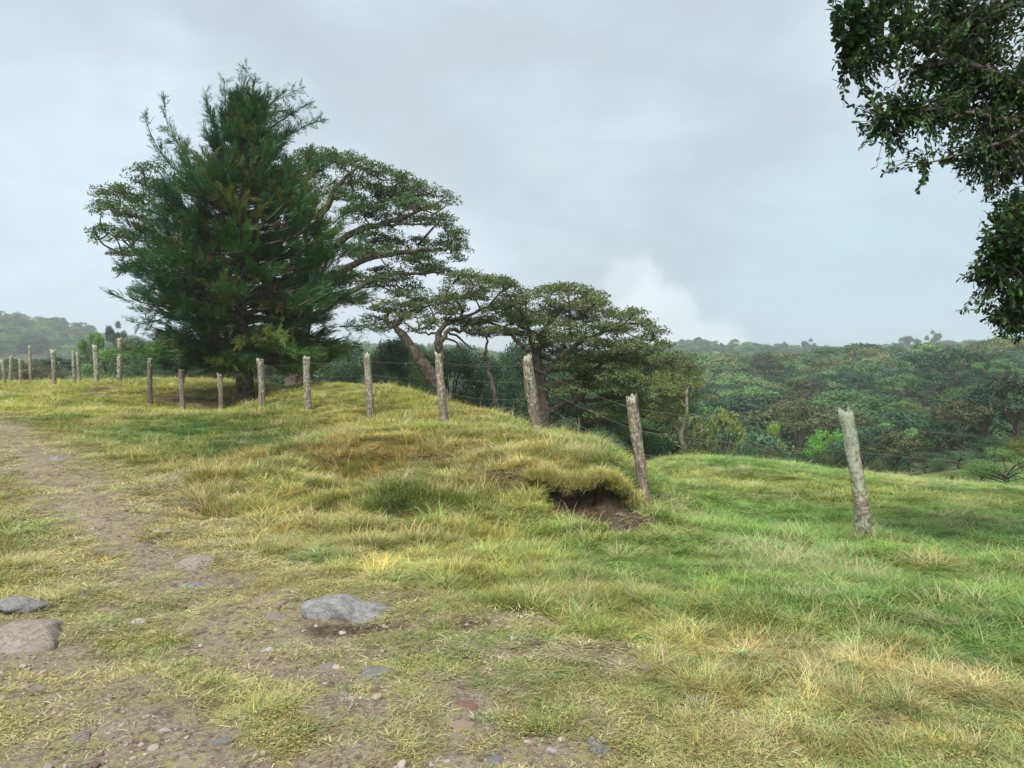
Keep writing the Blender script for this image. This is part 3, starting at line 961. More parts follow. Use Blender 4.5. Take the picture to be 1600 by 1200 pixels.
def scatter_grass():
    N = 190000
    r = 2.3 + (42 - 2.3) * RNG.random(N) ** 1.5
    th = R(-43) + R(86) * RNG.random(N)
    x, y = r * np.sin(th), r * np.cos(th)
    # the far meadow and the slopes beyond the crest need little
    r2 = 2.3 + 22 * RNG.random(24000) ** 1.3
    t2 = np.where(RNG.random(24000) < 0.65, R(43) + R(24) * RNG.random(24000), -R(43) - R(16) * RNG.random(24000))
    x = np.append(x, r2 * np.sin(t2)); y = np.append(y, r2 * np.cos(t2)); r = np.append(r, r2)
    keep = y > 1.0
    x, y, r = x[keep], y[keep], r[keep]
    z = H(x, y)
    # leave out what lies behind the crests and can never be seen
    vis = ~((z < -2.6) & (RNG.random(len(z)) < 0.6))
    x, y, z, r = x[vis], y[vis], z[vis], r[vis]
    c, hf, dirt = cover(x, y)
    n = len(x)
    u = RNG.random(n)
    kind = np.zeros(n, int)
    tall = hf * (1 - dirt)
    kind[:] = 1
    kind[u < np.clip(0.75 - 0.42 * (hf - 0.7) * 2, 0.08, 0.9)] = 0
    kind[(u > 0.93 - 0.22 * np.clip(hf - 1.1, 0, 1)) & (hf > 1.0)] = 2
    rocky = dirt > 0.35
    kind[rocky & (u < 0.62)] = 3
    kind[rocky & (u >= 0.62)] = 0
    kind[(dirt > 0.62) & (u < 0.85)] = 3
    green = (c[:, 1] > c[:, 0] * 1.35)
    kind[green & (RNG.random(n) < 0.2) & (dirt < 0.4)] = 4
    kind[(RNG.random(n) < 0.04) & (dirt < 0.8)] = 4
    dark = (c[:, 1] < 0.2) & green
    kind[dark & (RNG.random(n) < 0.3) & (dirt < 0.4)] = 4
    kind[(hf > 1.0) & (RNG.random(n) < 0.022) & (dirt < 0.3)] = 5
    # drop clumps on bare earth
    tuft = 0.45 * RNG.random(n) + 1.1 * (fbm(x * 4.5, y * 4.5, 151, 3) - 0.25)
    keepp = tuft > np.clip((dirt - 0.22) * 1.0, 0, 0.70)
    keepp &= ~(RNG.random(n) < scar_mask(x, y) * 0.96)
    gap = fbm(x * 5, y * 5, 161, 2)
    keepp &= ~((gap < 0.42) & (RNG.random(n) < 0.6))
    x, y, z, r, c, hf, dirt, kind = [a[keepp] for a in (x, y, z, r, c, hf, dirt, kind)]
    n = len(x)
    lo = np.array([0, 4, 8, 11, 14, 17]); cnt = np.array([4, 4, 3, 3, 3, 2])
    idx = lo[kind] + (RNG.random(n) * cnt[kind]).astype(int)
    s = (0.8 + 0.5 * RNG.random(n)) * (1 + 0.035 * np.clip(r - 6, 0, 30))
    hs = s * np.clip(0.55 + 0.45 * hf, 0.5, 1.6) * (1 - 0.35 * sstep(r, 8, 25))
    hs = hs * (1 - 0.3 * sstep(x - 0.12 * y, 0.5, 2.5) * sstep(y, 5, 7.5))
    rimg = (np.abs(x - 0.95) < 0.7) & (y > 9.25) & (y < 9.75) & (scar_mask(x, y) < 0.3)
    hs = np.where(rimg, s * 1.1, hs)
    hs = np.where(kind == 3, s, hs)
    # patchy tussock heights
    tn = fbm(x * 2.8, y * 2.8, 131, 2)
    tn2 = fbm(x * 1.1, y * 1.1, 137, 2)
    hs = hs * np.clip(-0.25 + 2.2 * tn * (0.5 + tn2), 0.25, 1.7) * (0.36 + 0.17 * sstep(r, 5, 9))
    s = s * (0.66 + 0.34 * sstep(r, 3, 9))
    hs = hs * (0.8 + 0.2 * sstep(r, 3, 7))
    hs *= np.where((kind == 0) & (dirt > 0.3), 0.75, 1.0)
    v = (0.55 + 0.72 * RNG.random((n, 1))) * (0.55 + 0.9 * fbm(x * 4, y * 4, 139, 3))[:, None]
    hue = RNG.normal(0, 0.13, (n, 1))
    col = c * v * np.concatenate([1 + hue, 1 - hue * 0.2, 1 - hue * 0.5], 1)
    st = (kind == 3)
    thc = np.array([0.44, 0.40, 0.26]) * (0.55 + 0.9 * RNG.random((n, 1)))
    mixk = (0.35 + 0.5 * RNG.random((n, 1)))
    col = np.where(st[:, None], thc * mixk + col * (1 - mixk), col)
    sd_ = (kind == 5) | ((kind == 2) & (RNG.random(n) < 0.35))
    col = np.where(sd_[:, None], col * 0.45 + np.array([0.52, 0.47, 0.29]) * 0.55, col)
    dr = (dirt > 0.25) & (~st)
    k = np.where(dr, 0.3, 0.0)[:, None]
    col = col * (1 - k) + np.array([0.38, 0.35, 0.20]) * k
    rot = np.stack([RNG.normal(0, 0.12, n), RNG.normal(0, 0.12, n), RNG.random(n) * 6.283], 1)
    # turf growing on the lip of the eroded hollow and dry grass hanging from it
    m = len(LIP)
    hk = LIP[:, 3]
    lrot = np.stack([np.where(hk == 1, 1.75 + RNG.normal(0, 0.35, m), RNG.normal(0.15, 0.15, m)), RNG.normal(0, 0.25, m), np.where(hk == 1, RNG.normal(0, 0.5, m), RNG.random(m) * 6.28)], 1)
    lidx = np.where(hk == 2, 11, 4) + (RNG.random(m) * 3).astype(int)
    lcol = np.where((RNG.random(m) < 0.5)[:, None], np.array(C_STRAW), np.array(C_YG)) * (0.6 + 0.6 * RNG.random((m, 1))) * np.where(hk == 1, 0.75, 1.0)[:, None]
    ls_ = 0.8 + 0.4 * RNG.random(m)
    x = np.append(x, LIP[:, 0]); y = np.append(y, LIP[:, 1]); z = np.append(z, LIP[:, 2])
    rot = np.concatenate([rot, lrot]); idx = np.append(idx, lidx); col = np.concatenate([col, lcol]); s = np.append(s, ls_ * np.where(hk == 1, 0.7, 1.0)); hs = np.append(hs, ls_ * np.where(hk == 1, 0.5, 0.75))
    scatter_object('grass', np.stack([x, y, z], 1), rot, np.stack([s, s, hs], 1), idx, np.clip(col, 0.01, 0.9), C_SRC, 'gcol',
                   'short and tussocky grass, yellow green to straw coloured, covering the pasture', 'grass')


scatter_grass()


# small stones and clods lying on the track
def stone_mesh(name, seed, mat, sub=2, flat=0.6, rough=0.35):
    import bmesh
    bm = bmesh.new()
    bmesh.ops.create_icosphere(bm, subdivisions=sub, radius=1)
    rng = np.random.default_rng(seed)
    ks = rng.normal(size=(7, 3)) * 1.7; ph = rng.random(7) * 6.28
    ks2 = rng.normal(size=(9, 3)) * 5; ph2 = rng.random(9) * 6.28
    planes = [(Vector(rng.normal(size=3)).normalized(), 0.62 + 0.3 * rng.random()) for _ in range(9)]
    for v in bm.verts:
        p = v.co.copy()
        for nrm, dd in planes:
            e = p.dot(nrm) - dd
            if e > 0:
                p -= nrm * e * 0.85
        q = np.array(v.co)
        f = 1 + rough * 0.35 * float(np.sin(ks @ q + ph).mean()) * 2 + rough * 0.12 * float(np.sin(ks2 @ q + ph2).mean()) * 3
        v.co = Vector((p.x * f, p.y * f, p.z * f * flat))
    me = bpy.data.meshes.new(name)
    bm.to_mesh(me); bm.free()
    me.materials.append(mat)
    me.polygons.foreach_set('use_smooth', np.full(len(me.polygons), sub > 2, dtype=bool))
    return me


def mat_gravel():
    m, t, out = new_mat('gravel_stones')
    c = attr(t, 'gcol', 'INSTANCER').outputs['Color']
    n = t.noise(t.new('ShaderNodeTexCoord').outputs['Object'], 3, 4)
    b = t.new('ShaderNodeBsdfPrincipled')
    b.inputs['Roughness'].default_value = 0.9
    t.l.new(t.mix(n, t.mix(1.0, c, (0.6, 0.6, 0.6), 'MULTIPLY'), c), b.inputs['Base Color'])
    t.l.new(b.outputs[0], out.inputs['Surface'])
    return m


M_GRAVEL = mat_gravel()
C_STONES = source_collection('gravel_sources', [stone_mesh('pebble', 300 + i, M_GRAVEL, 2) for i in range(5)])


def scatter_gravel():
    N = 60000
    r = 2.3 + 14 * RNG.random(N) ** 1.2
    th = R(-43) + R(80) * RNG.random(N)
    x, y = r * np.sin(th), r * np.cos(th)
    _, _, dirt = cover(x, y)
    k = (dirt > 0.4) & (RNG.random(N) < np.clip(dirt * 0.36, 0, 1)) & (fbm(x * 3, y * 3, 7, 2) > 0.42)
    x, y, r = x[k][:9000], y[k][:9000], r[k][:9000]
    n = len(x)
    s = np.exp(RNG.normal(math.log(0.0075), 0.5, n)).clip(0.004, 0.026)
    z = H(x, y) + s * 0.1
    pal = np.array([(0.30, 0.25, 0.20), (0.22, 0.18, 0.14), (0.36, 0.32, 0.27), (0.33, 0.31, 0.30), (0.15, 0.11, 0.085), (0.40, 0.32, 0.25)])
    col = pal[(RNG.random(n) * 6).astype(int)] * (0.75 + 0.5 * RNG.random((n, 1)))
    rot = np.stack([RNG.normal(0, 0.3, n), RNG.normal(0, 0.3, n), RNG.random(n) * 6.28], 1)
    scatter_object('gravel', np.stack([x, y, z], 1), rot, np.stack([s, s, s], 1), (RNG.random(n) * 5).astype(int), col, C_STONES, 'gcol',
                   'loose small stones and crumbs of soil on the worn track', 'gravel')


scatter_gravel()

# ------------------------------------------------------------------ rocks
ROCKS = [  # px, py centre, half width px, half height px, material, label, flatness
    (548, 952, 80, 34, 'g', 'biggest grey rock, half sunk in the grass at the middle edge of the track', 0.52),
    (18, 985, 76, 30, 'b', 'broad flat grey rock at the left border of the photo', 0.4),
    (30, 943, 48, 13, 'g', 'low mossy grey rock just behind the broad flat rock at the left border', 0.35),
    (297, 878, 36, 17, 'b', 'rough brownish grey rock in the middle of the track above the two small slabs', 0.5),
    (250, 827, 20, 8, 'w', 'pale whitish rock lying where the yellow grass meets the track', 0.4),
    (302, 914, 17, 7, 'g', 'small grey slab beside a pinkish slab below the brownish rock', 0.3),
    (275, 910, 11, 5, 't', 'small pinkish slab left of a grey slab below the brownish rock', 0.3),
    (433, 962, 18, 8, 'b', 'small flat stone just left of the biggest grey rock', 0.35),
    (127, 927, 13, 6, 'g', 'small grey stone beside the yellow grass tuft left of the track', 0.4),
    (515, 1042, 20, 10, 'b', 'smooth brownish stone below the biggest grey rock', 0.35),
    (597, 1053, 32, 9, 'g', 'long flat stone split by a crack, below and right of the biggest grey rock', 0.3),
    (930, 1166, 24, 15, 'g', 'round grey stone with a dark hollow near the bottom edge', 0.6),
    (85, 716, 16, 6, 'g', 'low stone at the edge of the far end of the track', 0.45),
    (1010, 1041, 15, 9, 'b', 'lone grey stone at the end of the bare earth patch in the right half', 0.5),
    (1095, 1094, 20, 7, 'g', 'flat grey stone in the dry grass, left one of two near neighbours', 0.4),
    (1147, 1116, 17, 7, 'g', 'flat grey stone in the dry grass, right one of two near neighbours', 0.4),
    (722, 1136, 16, 10, 't', 'rounded tan stone below the red clay lump', 0.6),
    (725, 1101, 20, 9, 'r', 'reddish clay lump in the worn track', 0.35),
    (120, 1155, 22, 10, 'b', 'half buried brown stone near the bottom left corner', 0.4),
    (178, 1150, 20, 8, 'b', 'flat grey brown stone right of another near the bottom left corner', 0.35),
    (340, 1160, 16, 7, 'g', 'small flat grey stone beside a bright green tuft at the bottom', 0.4),
    (1056, 997, 14, 6, 'b', 'small stone at the foot of a yellow tussock right of the bare patch', 0.5),
    (205, 973, 15, 5, 'w', 'small pale stone in thin grass at left', 0.4),
    (420, 1014, 7, 3.5, 'w', 'white pebble, left one of a pair below the biggest grey rock', 0.6),
    (484, 1011, 7, 3.5, 'w', 'white pebble, right one of a pair below the biggest grey rock', 0.6),
    (512, 1120, 5, 4, 'w', 'tiny bright white pebble in the lower middle of the track', 0.7),
    (329, 1128, 6, 4, 'w', 'tiny white pebble next to a bright green tuft at the bottom', 0.7),
    (258, 1141, 8, 4, 'w', 'cream pebble among the brown stones at bottom left', 0.6),
    (10, 1115, 9, 5, 't', 'cream stone at the left border near the bottom', 0.5),
    (775, 1185, 18, 10, 'g', 'grey stone sunk in the track at the bottom centre', 0.5),
]
MR = {'g': M_ROCK, 'b': M_ROCKB, 't': M_TAN, 'r': M_RED, 'w': M_WHITE}
for i, (px, py, hw, hh, mk, lab, flat) in enumerate(ROCKS):
    p = g(px, py + hh * 0.4)
    sx = hw / FPX * p.y * 1.12
    sy = sx * (0.75 + 0.3 * random.random())
    me = stone_mesh('rock', 400 + i, MR[mk], 4 if hw > 12 else 3, 1.0, 0.75)
    o = link('rock' if hw > 9 else 'pebble', me, None, (p.x, p.y + sy * 0.25, p.z - sx * flat * 0.42))
    o.scale = (sx, sy, sx * flat)
    o.rotation_euler = (random.uniform(-0.12, 0.12), random.uniform(-0.12, 0.12), random.uniform(-0.5, 0.5))
    tag(o, lab, 'rock' if hw > 9 else 'pebble', 'rocks and stones on the track')

# one tall dry stalk beside the track
def dry_stalk():
    p = g(93, 938)
    q = [p + Vector((0, 0, -0.03))] + [W(a, b, p.y + 0.02) for a, b in ((92, 915), (93, 892), (97, 878), (103, 866), (109, 859))]
    G = Geo()
    G.tube(smooth_path(q, 4), [0.004 - 0.00012 * i for i in range(21)], 6, (0.50, 0.45, 0.22, 1))
    rng = np.random.default_rng(3)
    tips = np.array([list(q[-1]), list(q[-2]), list(q[-2]), list(q[3])])
    G.leaves(tips, unit(rng.normal(size=(4, 3)) * 0.6 + np.array([0.2, 0, 0.4])), rdir(4, rng), 0.07, 0.012, np.tile([0.42, 0.38, 0.18, 1], (4, 1)))
    tag(link('dry_stalk', G.mesh('dry_stalk', [M_LEAF])), 'single tall yellow dry stalk bending over beside the track at left', 'dry stalk')


# ------------------------------------------------------------------ fence posts
POSTS = [  # base px, base py, distance, top px, top py, width px at base, lichen, label
    (1352, 847, 8.2, 1322, 642, 24, 1.0, 'nearest fence post, leaning, crusted with pale lichen, alone in the green meadow'),
    (1007, 792, 9.6, 988, 619, 20, 0.35, 'split brown fence post with a dark crack, beside the eroded earth hollow'),
    (843, 686, 12.4, 824, 556, 19, 0.4, 'thick reddish brown leaning fence post on the right end of the bank'),
    (698, 670, 14.1, 686, 553, 14.5, 0.4, 'leaning grey fence post in front of the gnarled leaning tree trunk'),
    (580, 657, 16.1, 574, 553, 12, 0.35, 'upright grey fence post with a flat top, just right of the cypress crown'),
    (483, 648, 18.2, 478, 557, 11.5, 0.5, 'stout pale post with dry grass round its foot, below the right side of the cypress'),
    (411, 650, 19.3, 405, 560, 11.5, 0.3, 'dark rounded fence post immediately right of the cypress trunk'),
    (345, 652, 20.4, 343, 585, 8, 0.2, 'thin fence post left of the cypress trunk, its top lost in the foliage'),
    (285, 652, 21.2, 284, 578, 8, 0.15, 'narrow dark fence post under the left side of the cypress'),
    (236, 646, 22.3, 234, 559, 7.5, 0.3, 'slim fence post at the left edge of the cypress foliage'),
    (188, 596, 27.0, 186, 528, 7.5, 0.8, 'tall pale fence post standing on the mound, last before the cypress'),
    (151, 597, 28.0, 148, 540, 8, 0.8, 'stout whitish fence post with a broad top on the mound'),
    (124, 598, 31.0, 121, 551, 5, 0.7, 'short pale post, right one of the close pair left of the stout whitish post'),
    (116, 601, 29.0, 114, 549, 5, 0.7, 'short pale post, left one of the close pair left of the stout whitish post'),
    (85, 605, 29.0, 82, 547, 7, 0.7, 'pale fence post with a white spot, in front of the brown shrub at left'),
    (49, 602, 33.0, 46, 540, 4.5, 0.6, 'thin pale fence post in the middle of the far left row'),
    (33, 602, 31.0, 31, 561, 5, 0.7, 'short straight fence post, third from the left border'),
    (17, 601, 33.0, 16, 556, 5, 0.7, 'straight pale fence post, second from the left border'),
    (9, 598, 30.0, 2, 563, 5, 0.7, 'tilted pale fence post, leftmost in view'),
]


def make_post(i, bx, by, Y, tx, ty, wpx, lich, split=False):
    base = W(bx, by, Y)
    zg = Hs(base.x, base.y)
    top = W(tx, ty, Y + random.uniform(-0.1, 0.1))
    base.z = min(base.z, zg) - 0.12
    L = (top - base).length
    r0 = wpx / FPX * Y * 0.5
    rng = np.random.default_rng(500 + i)
    sides, rings = 18, 30
    vs = []; la = []
    ridge = rng.normal(size=6)
    prof = np.array([sum(ridge[k] * math.cos((k + 2) * 2 * math.pi * s / sides + k) for k in range(6)) for s in range(sides)])
    prof = prof / (np.abs(prof).max() + 1e-6) * 0.16
    for j in range(rings + 1):
        t = j / rings
        zz = t * L
        rad = r0 * (1.04 - 0.12 * t + 0.05 * math.sin(t * 9 + i))
        if t > 0.93:
            rad *= 1.0 + 0.05 * rng.normal()
        ox = r0 * 0.25 * math.sin(t * 4.2 + i * 1.7); oy = r0 * 0.2 * math.sin(t * 3.1 + i)
        for s in range(sides):
            a = 2 * math.pi * s / sides
            rr_ = rad * (1 + prof[s] * (0.6 + 0.4 * math.sin(t * 5 + s)) + rng.normal() * 0.025 + (0.11 * math.sin(t * 17 + s * 0.9) * math.sin(t * 7 + i) if i == 0 else 0.03 * math.sin(t * 21 + s + i)))
            if split:
                da = abs((a - math.radians(262) - 0.25 * math.sin(t * 6) + math.pi) % (2 * math.pi) - math.pi)
                if t < 0.62 and da < 0.33:
                    rr_ *= 0.42
                elif t > 0.6 and da < 0.2:
                    rr_ *= 0.8
            top_j = (rng.normal() * 0.35 - 0.5 * (math.cos(a + i) > 0.6)) * r0 if j == rings else 0
            vs.append((ox + math.cos(a) * rr_, oy + math.sin(a) * rr_ * 0.9, zz + top_j))
            la.append(lich * (0.35 + 0.9 * t) + (0.5 * lich if t > 0.9 else 0))
    vs.append((r0 * 0.2, 0, L - r0 * 0.35)); la.append(lich * 1.3)
    f = []; c = []
    for j in range(rings):
        for s in range(sides):
            s2 = (s + 1) % sides
            f += [j * sides + s, j * sides + s2, (j + 1) * sides + s2, (j + 1) * sides + s]; c.append(4)
    for s in range(sides):
        f += [rings * sides + s, rings * sides + (s + 1) % sides, len(vs) - 1]; c.append(3)
    me = np_mesh('fence_post', vs, f, c, [M_POST], False, {'lich': ('FLOAT', 'POINT', la)})
    me.polygons.foreach_set('use_smooth', np.full(len(c), True, dtype=bool))
    o = link('fence_post', me, None, base)
    o.rotation_euler = (top - base).to_track_quat('Z', 'Y').to_euler()
    return o, base, top


post_axis = []
for i, (bx, by, Y, tx, ty, w, li, lab) in enumerate(POSTS):
    o, b, tp = make_post(i, bx, by, Y, tx, ty, w, li, i == 1)
    tag(o, lab, 'fence post', 'wooden posts of the pasture fence')
    post_axis.append((b, tp))


# barbed wire: four strands from beyond the right border along the posts to the mound
def wire(k, frac, lab):
    G = Geo()
    seq = []
    b, tp = post_axis[0]
    first = b.lerp(tp, frac) + Vector((3.4, -1.4, -0.05))
    seq.append(first)
    for (b, tp) in post_axis[:12]:
        L = (tp - b).length
        seq.append(b.lerp(tp, frac) + Vector((0, -0.06, 0)))
    pts = []
    for a, c in zip(seq[:-1], seq[1:]):
        sag = 0.03 + 0.03 * random.random()
        for q in range(8):
            t = q / 8
            pts.append(a.lerp(c, t) - Vector((0, 0, sag * 4 * t * (1 - t))))
    pts.append(seq[-1])
    G.tube(pts, [0.0021] * len(pts), 5)
    for a, c in zip(pts[:-1], pts[1:]):
        m = a.lerp(c, 0.5)
        d = (c - a).normalized()
        for sgn in (1, -1):
            q = Vector((0, 0.3, sgn)).normalized() * 0.014
            G.tube([m - q + d * 0.003 * sgn, m + q], [0.0016, 0.0008], 4)
    me = G.mesh('barbed_wire', [M_WIRE])
    tag(link('barbed_wire', me), lab, 'barbed wire', 'strands of barbed wire between the posts')


wire(0, 0.34, 'lowest strand of barbed wire strung between the fence posts')
wire(1, 0.53, 'second lowest strand of barbed wire strung between the fence posts')
wire(2, 0.72, 'second highest strand of barbed wire strung between the fence posts')
wire(3, 0.90, 'highest strand of barbed wire strung between the fence posts')


# ------------------------------------------------------------------ trees
def leafcol(n, base, var=0.25, rng=None, yel=0.0):
    rng = rng or RNG
    b = (1 - var + 2 * var * rng.random((n, 1)))
    hue = rng.normal(0, 0.12, (n, 1)) + yel
    c = np.array(base)[None] * b * np.concatenate([1 + hue, np.ones((n, 1)), 1 - hue * 0.4], 1)
    return np.concatenate([np.clip(c, 0.003, 0.8), np.ones((n, 1))], 1)


def smooth_path(P, n=4):
    P = [Vector(p) for p in P]
    out = []
    for i in range(len(P) - 1):
        p0, p1, p2, p3 = P[max(i - 1, 0)], P[i], P[i + 1], P[min(i + 2, len(P) - 1)]
        for k in range(n):
            t = k / n
            out.append(0.5 * ((2 * p1) + (p2 - p0) * t + (2 * p0 - 5 * p1 + 4 * p2 - p3) * t * t + (3 * p1 - p0 - 3 * p2 + p3) * t ** 3))
    out.append(P[-1])
    return out


def pad_leaves(G, c, rx, ry, rz, n, size, base, rng, under=0.12):
    """a flat-topped umbrella of leaves made of several small tufts"""
    k = max(5, int(n / 34))
    th = rng.random(k) * 6.283; rad = np.sqrt(rng.random(k))
    tx = c[0] + rx * rad * np.cos(th); ty = c[1] + ry * rad * np.sin(th)
    tz = c[2] + rz * (1.05 - 1.15 * rad ** 2) * (0.75 + 0.35 * rng.random(k)) - rz * 0.35
    low = rng.random(k) < under
    tz[low] -= rz * rng.random(low.sum()) * 0.9
    m = max(6, int(n / k))
    tr = size * (1.6 + 1.5 * rng.random(k))
    P = np.stack([tx, ty, tz], 1)
    P = np.repeat(P, m, 0); T = np.repeat(tr, m)[:, None]
    d = rdir(k * m, rng)
    d[:, 2] *= 0.45
    q = P + d * T * np.cbrt(rng.random((k * m, 1)))
    ax = unit(d + rng.normal(0, 0.6, (k * m, 3)))
    nr = unit(np.array([0, 0, 1.0]) + rng.normal(0, 0.55, (k * m, 3)))
    tb = np.repeat(0.75 + 0.5 * rng.random((k, 1)), m, 0)
    col = leafcol(k * m, base, 0.22, rng)
    col[:, :3] *= tb
    G.leaves(q, ax, nr, size * (0.7 + 0.7 * rng.random(k * m)), size * 0.62, col)
    return np.stack([tx, ty, tz], 1)


def spread_tree(name, label, cat_name, trunk, trunk_r, limbs, pads, Y, depth_spread, base_col, leaf, dens, bark, seed, extra=1, group=None, dark_under=None):
    """trunk: [(px,py,Y)], limbs: [([(px,py,dY)...], r0)], pads: [(px,py,halfw,halfh)]"""
    rng = np.random.default_rng(seed)
    random.seed(seed)
    tp = [W(*q) for q in trunk]
    root = Vector((tp[0].x, tp[0].y, Hs(tp[0].x, tp[0].y) - 0.05))
    tp[0] = Vector((tp[0].x, tp[0].y, root.z - 0.1))
    e = empty(name, root)
    tag(e, label, cat_name, group)
    GT = Geo(); GL = Geo()
    sp = smooth_path(tp)
    n = len(sp)
    GT.tube([p - root for p in sp], [trunk_r * (1.15 - 0.75 * i / n) * (1.35 if i == 0 else 1) for i in range(n)], 10, jit=0.12)
    nodes = [p for p in sp[n // 3:]]
    for pl, r0 in limbs:
        lp = smooth_path([W(q[0], q[1], Y + (q[2] if len(q) > 2 else 0)) for q in pl], 5)
        for i in range(1, len(lp) - 1):
            lp[i] = lp[i] + Vector(rng.normal(0, 0.035, 3))
        m = len(lp)
        GT.tube([p - root for p in lp], [r0 * (1 - 0.8 * i / m) for i in range(m)], 7, jit=0.15)
        nodes += lp[1:]
    nodes0 = list(nodes)
    allpads = []
    k = Y / FPX
    for (px, py, hw, hh) in pads:
        for e_ in range(extra):
            dy = float(rng.normal(0, depth_spread)) if e_ == 0 else float(rng.uniform(-1.6, 1.6)) * depth_spread
            jx, jy = (0, 0) if e_ == 0 else (rng.normal(0, hw * 0.5), rng.normal(0, hh * 0.5) + 4)
            c = W(px + jx, py + jy, Y + dy)
            allpads.append((c, hw * k * 1.12, hh * k))
    # secondary branches reach every pad from the nearest part of the skeleton, innermost pads first
    allpads.sort(key=lambda a: min((a[0] - q).length for q in nodes0))
    for (c, rx, rz) in allpads:
        bestq = min(nodes, key=lambda q: (q - c).length + 0.7 * max(0, q.z - c.z + 0.2) + (0.0 if q in nodes0 else 0.15))
        mid = bestq.lerp(c, 0.5) + Vector((rng.normal(0, 0.12), rng.normal(0, 0.12), rng.normal(-0.02, 0.1)))
        path = smooth_path([bestq, mid, c - Vector((0, 0, rz * 0.4))], 4)
        L = (bestq - c).length
        r0 = min(0.10, 0.022 + 0.022 * L)
        GT.tube([p - root for p in path], [r0 * (1 - 0.65 * i / len(path)) for i in range(len(path))], 5, jit=0.1)
        nodes += path[2:]
        tufts = pad_leaves(GL, np.array(c - root), rx, rx * (0.8 + 0.4 * rng.random()), rz, int(dens * rx * rx * 4), leaf, base_col, rng)
        hub = path[-1] - root
        for q in tufts[::2]:
            GT.tube([hub + Vector(rng.normal(0, 0.03, 3)), hub.lerp(Vector(q), 0.55) + Vector((0, 0, -0.04)), Vector(q)], [0.016, 0.011, 0.005], 3)
    t_o = link('trunk', GT.mesh('trunk', [bark]), e)
    c_o = link('crown', GL.mesh('crown', [M_LEAF]), e)
    return e


def hw(pads, w=26, h=11):
    return [(p[0], p[1], p[2] if len(p) > 2 else w, p[3] if len(p) > 3 else h) for p in pads]


# wide tree whose crown shows on both sides of the cypress
spread_tree('flat_topped_tree', 'big spreading flat-topped tree behind the cypress, its crown showing on both sides', 'tree',
            [(462, 650, 30), (466, 560, 30), (478, 480, 30), (490, 430, 30)], 0.42,
            [([(466, 540), (490, 440), (540, 370), (590, 352), (640, 335), (680, 320)], 0.2), ([(480, 480), (540, 420), (600, 398), (660, 392), (700, 388)], 0.17),
             ([(478, 500), (550, 455), (600, 430), (650, 428), (690, 425)], 0.13), ([(485, 450), (500, 350), (530, 290), (560, 262)], 0.16),
             ([(474, 500), (400, 420), (310, 370), (240, 345), (180, 330)], 0.2), ([(474, 470), (380, 350), (300, 300), (240, 280)], 0.14),
             ([(350, 400), (260, 380), (190, 372), (160, 362)], 0.08), ([(600, 352), (640, 350), (690, 352)], 0.07),
             ([(488, 440), (470, 330), (450, 280)], 0.12), ([(540, 420), (600, 440), (640, 455)], 0.07)],
            hw([(505, 240), (530, 250), (552, 247, 22, 12), (582, 264), (610, 277), (640, 287), (660, 294), (700, 303, 16, 8), (550, 282, 34, 14), (590, 300, 34, 14), (625, 306, 34, 14),
                (655, 320), (675, 336, 24, 12), (695, 354, 20, 12), (705, 371, 20, 11), (714, 388, 18, 10), (655, 378, 30, 10), (607, 380, 36, 12), (640, 400, 34, 10), (672, 420, 30, 9),
                (605, 425, 34, 10), (642, 450, 24, 9), (620, 456, 16, 7), (717, 402, 12, 7), (587, 360, 34, 12), (570, 330, 40, 16), (625, 340, 24, 9), (520, 300, 30, 14), (560, 395, 34, 12), (560, 435, 30, 12),
                (244, 262, 20, 9), (219, 281, 20, 9), (178, 296, 22, 8), (205, 311, 22, 9), (155, 318, 16, 6), (233, 311, 24, 10), (177, 323, 18, 7), (205, 334, 20, 8), (164, 357, 20, 6), (150, 364, 14, 5),
                (208, 369, 22, 8), (233, 350, 22, 9), (186, 391, 18, 7), (203, 416, 20, 8), (260, 290, 24, 12), (270, 330, 26, 12), (260, 380, 24, 10), (480, 240, 24, 10), (455, 255, 24, 10), (430, 268, 24, 10),
                (300, 300, 30, 14), (480, 270, 30, 12), (195, 295, 18, 7), (225, 395, 18, 8), (145, 330, 9, 4)]),
            30, 1.7, (0.075, 0.13, 0.045), 0.085, 280, M_BARK, 21, 2)

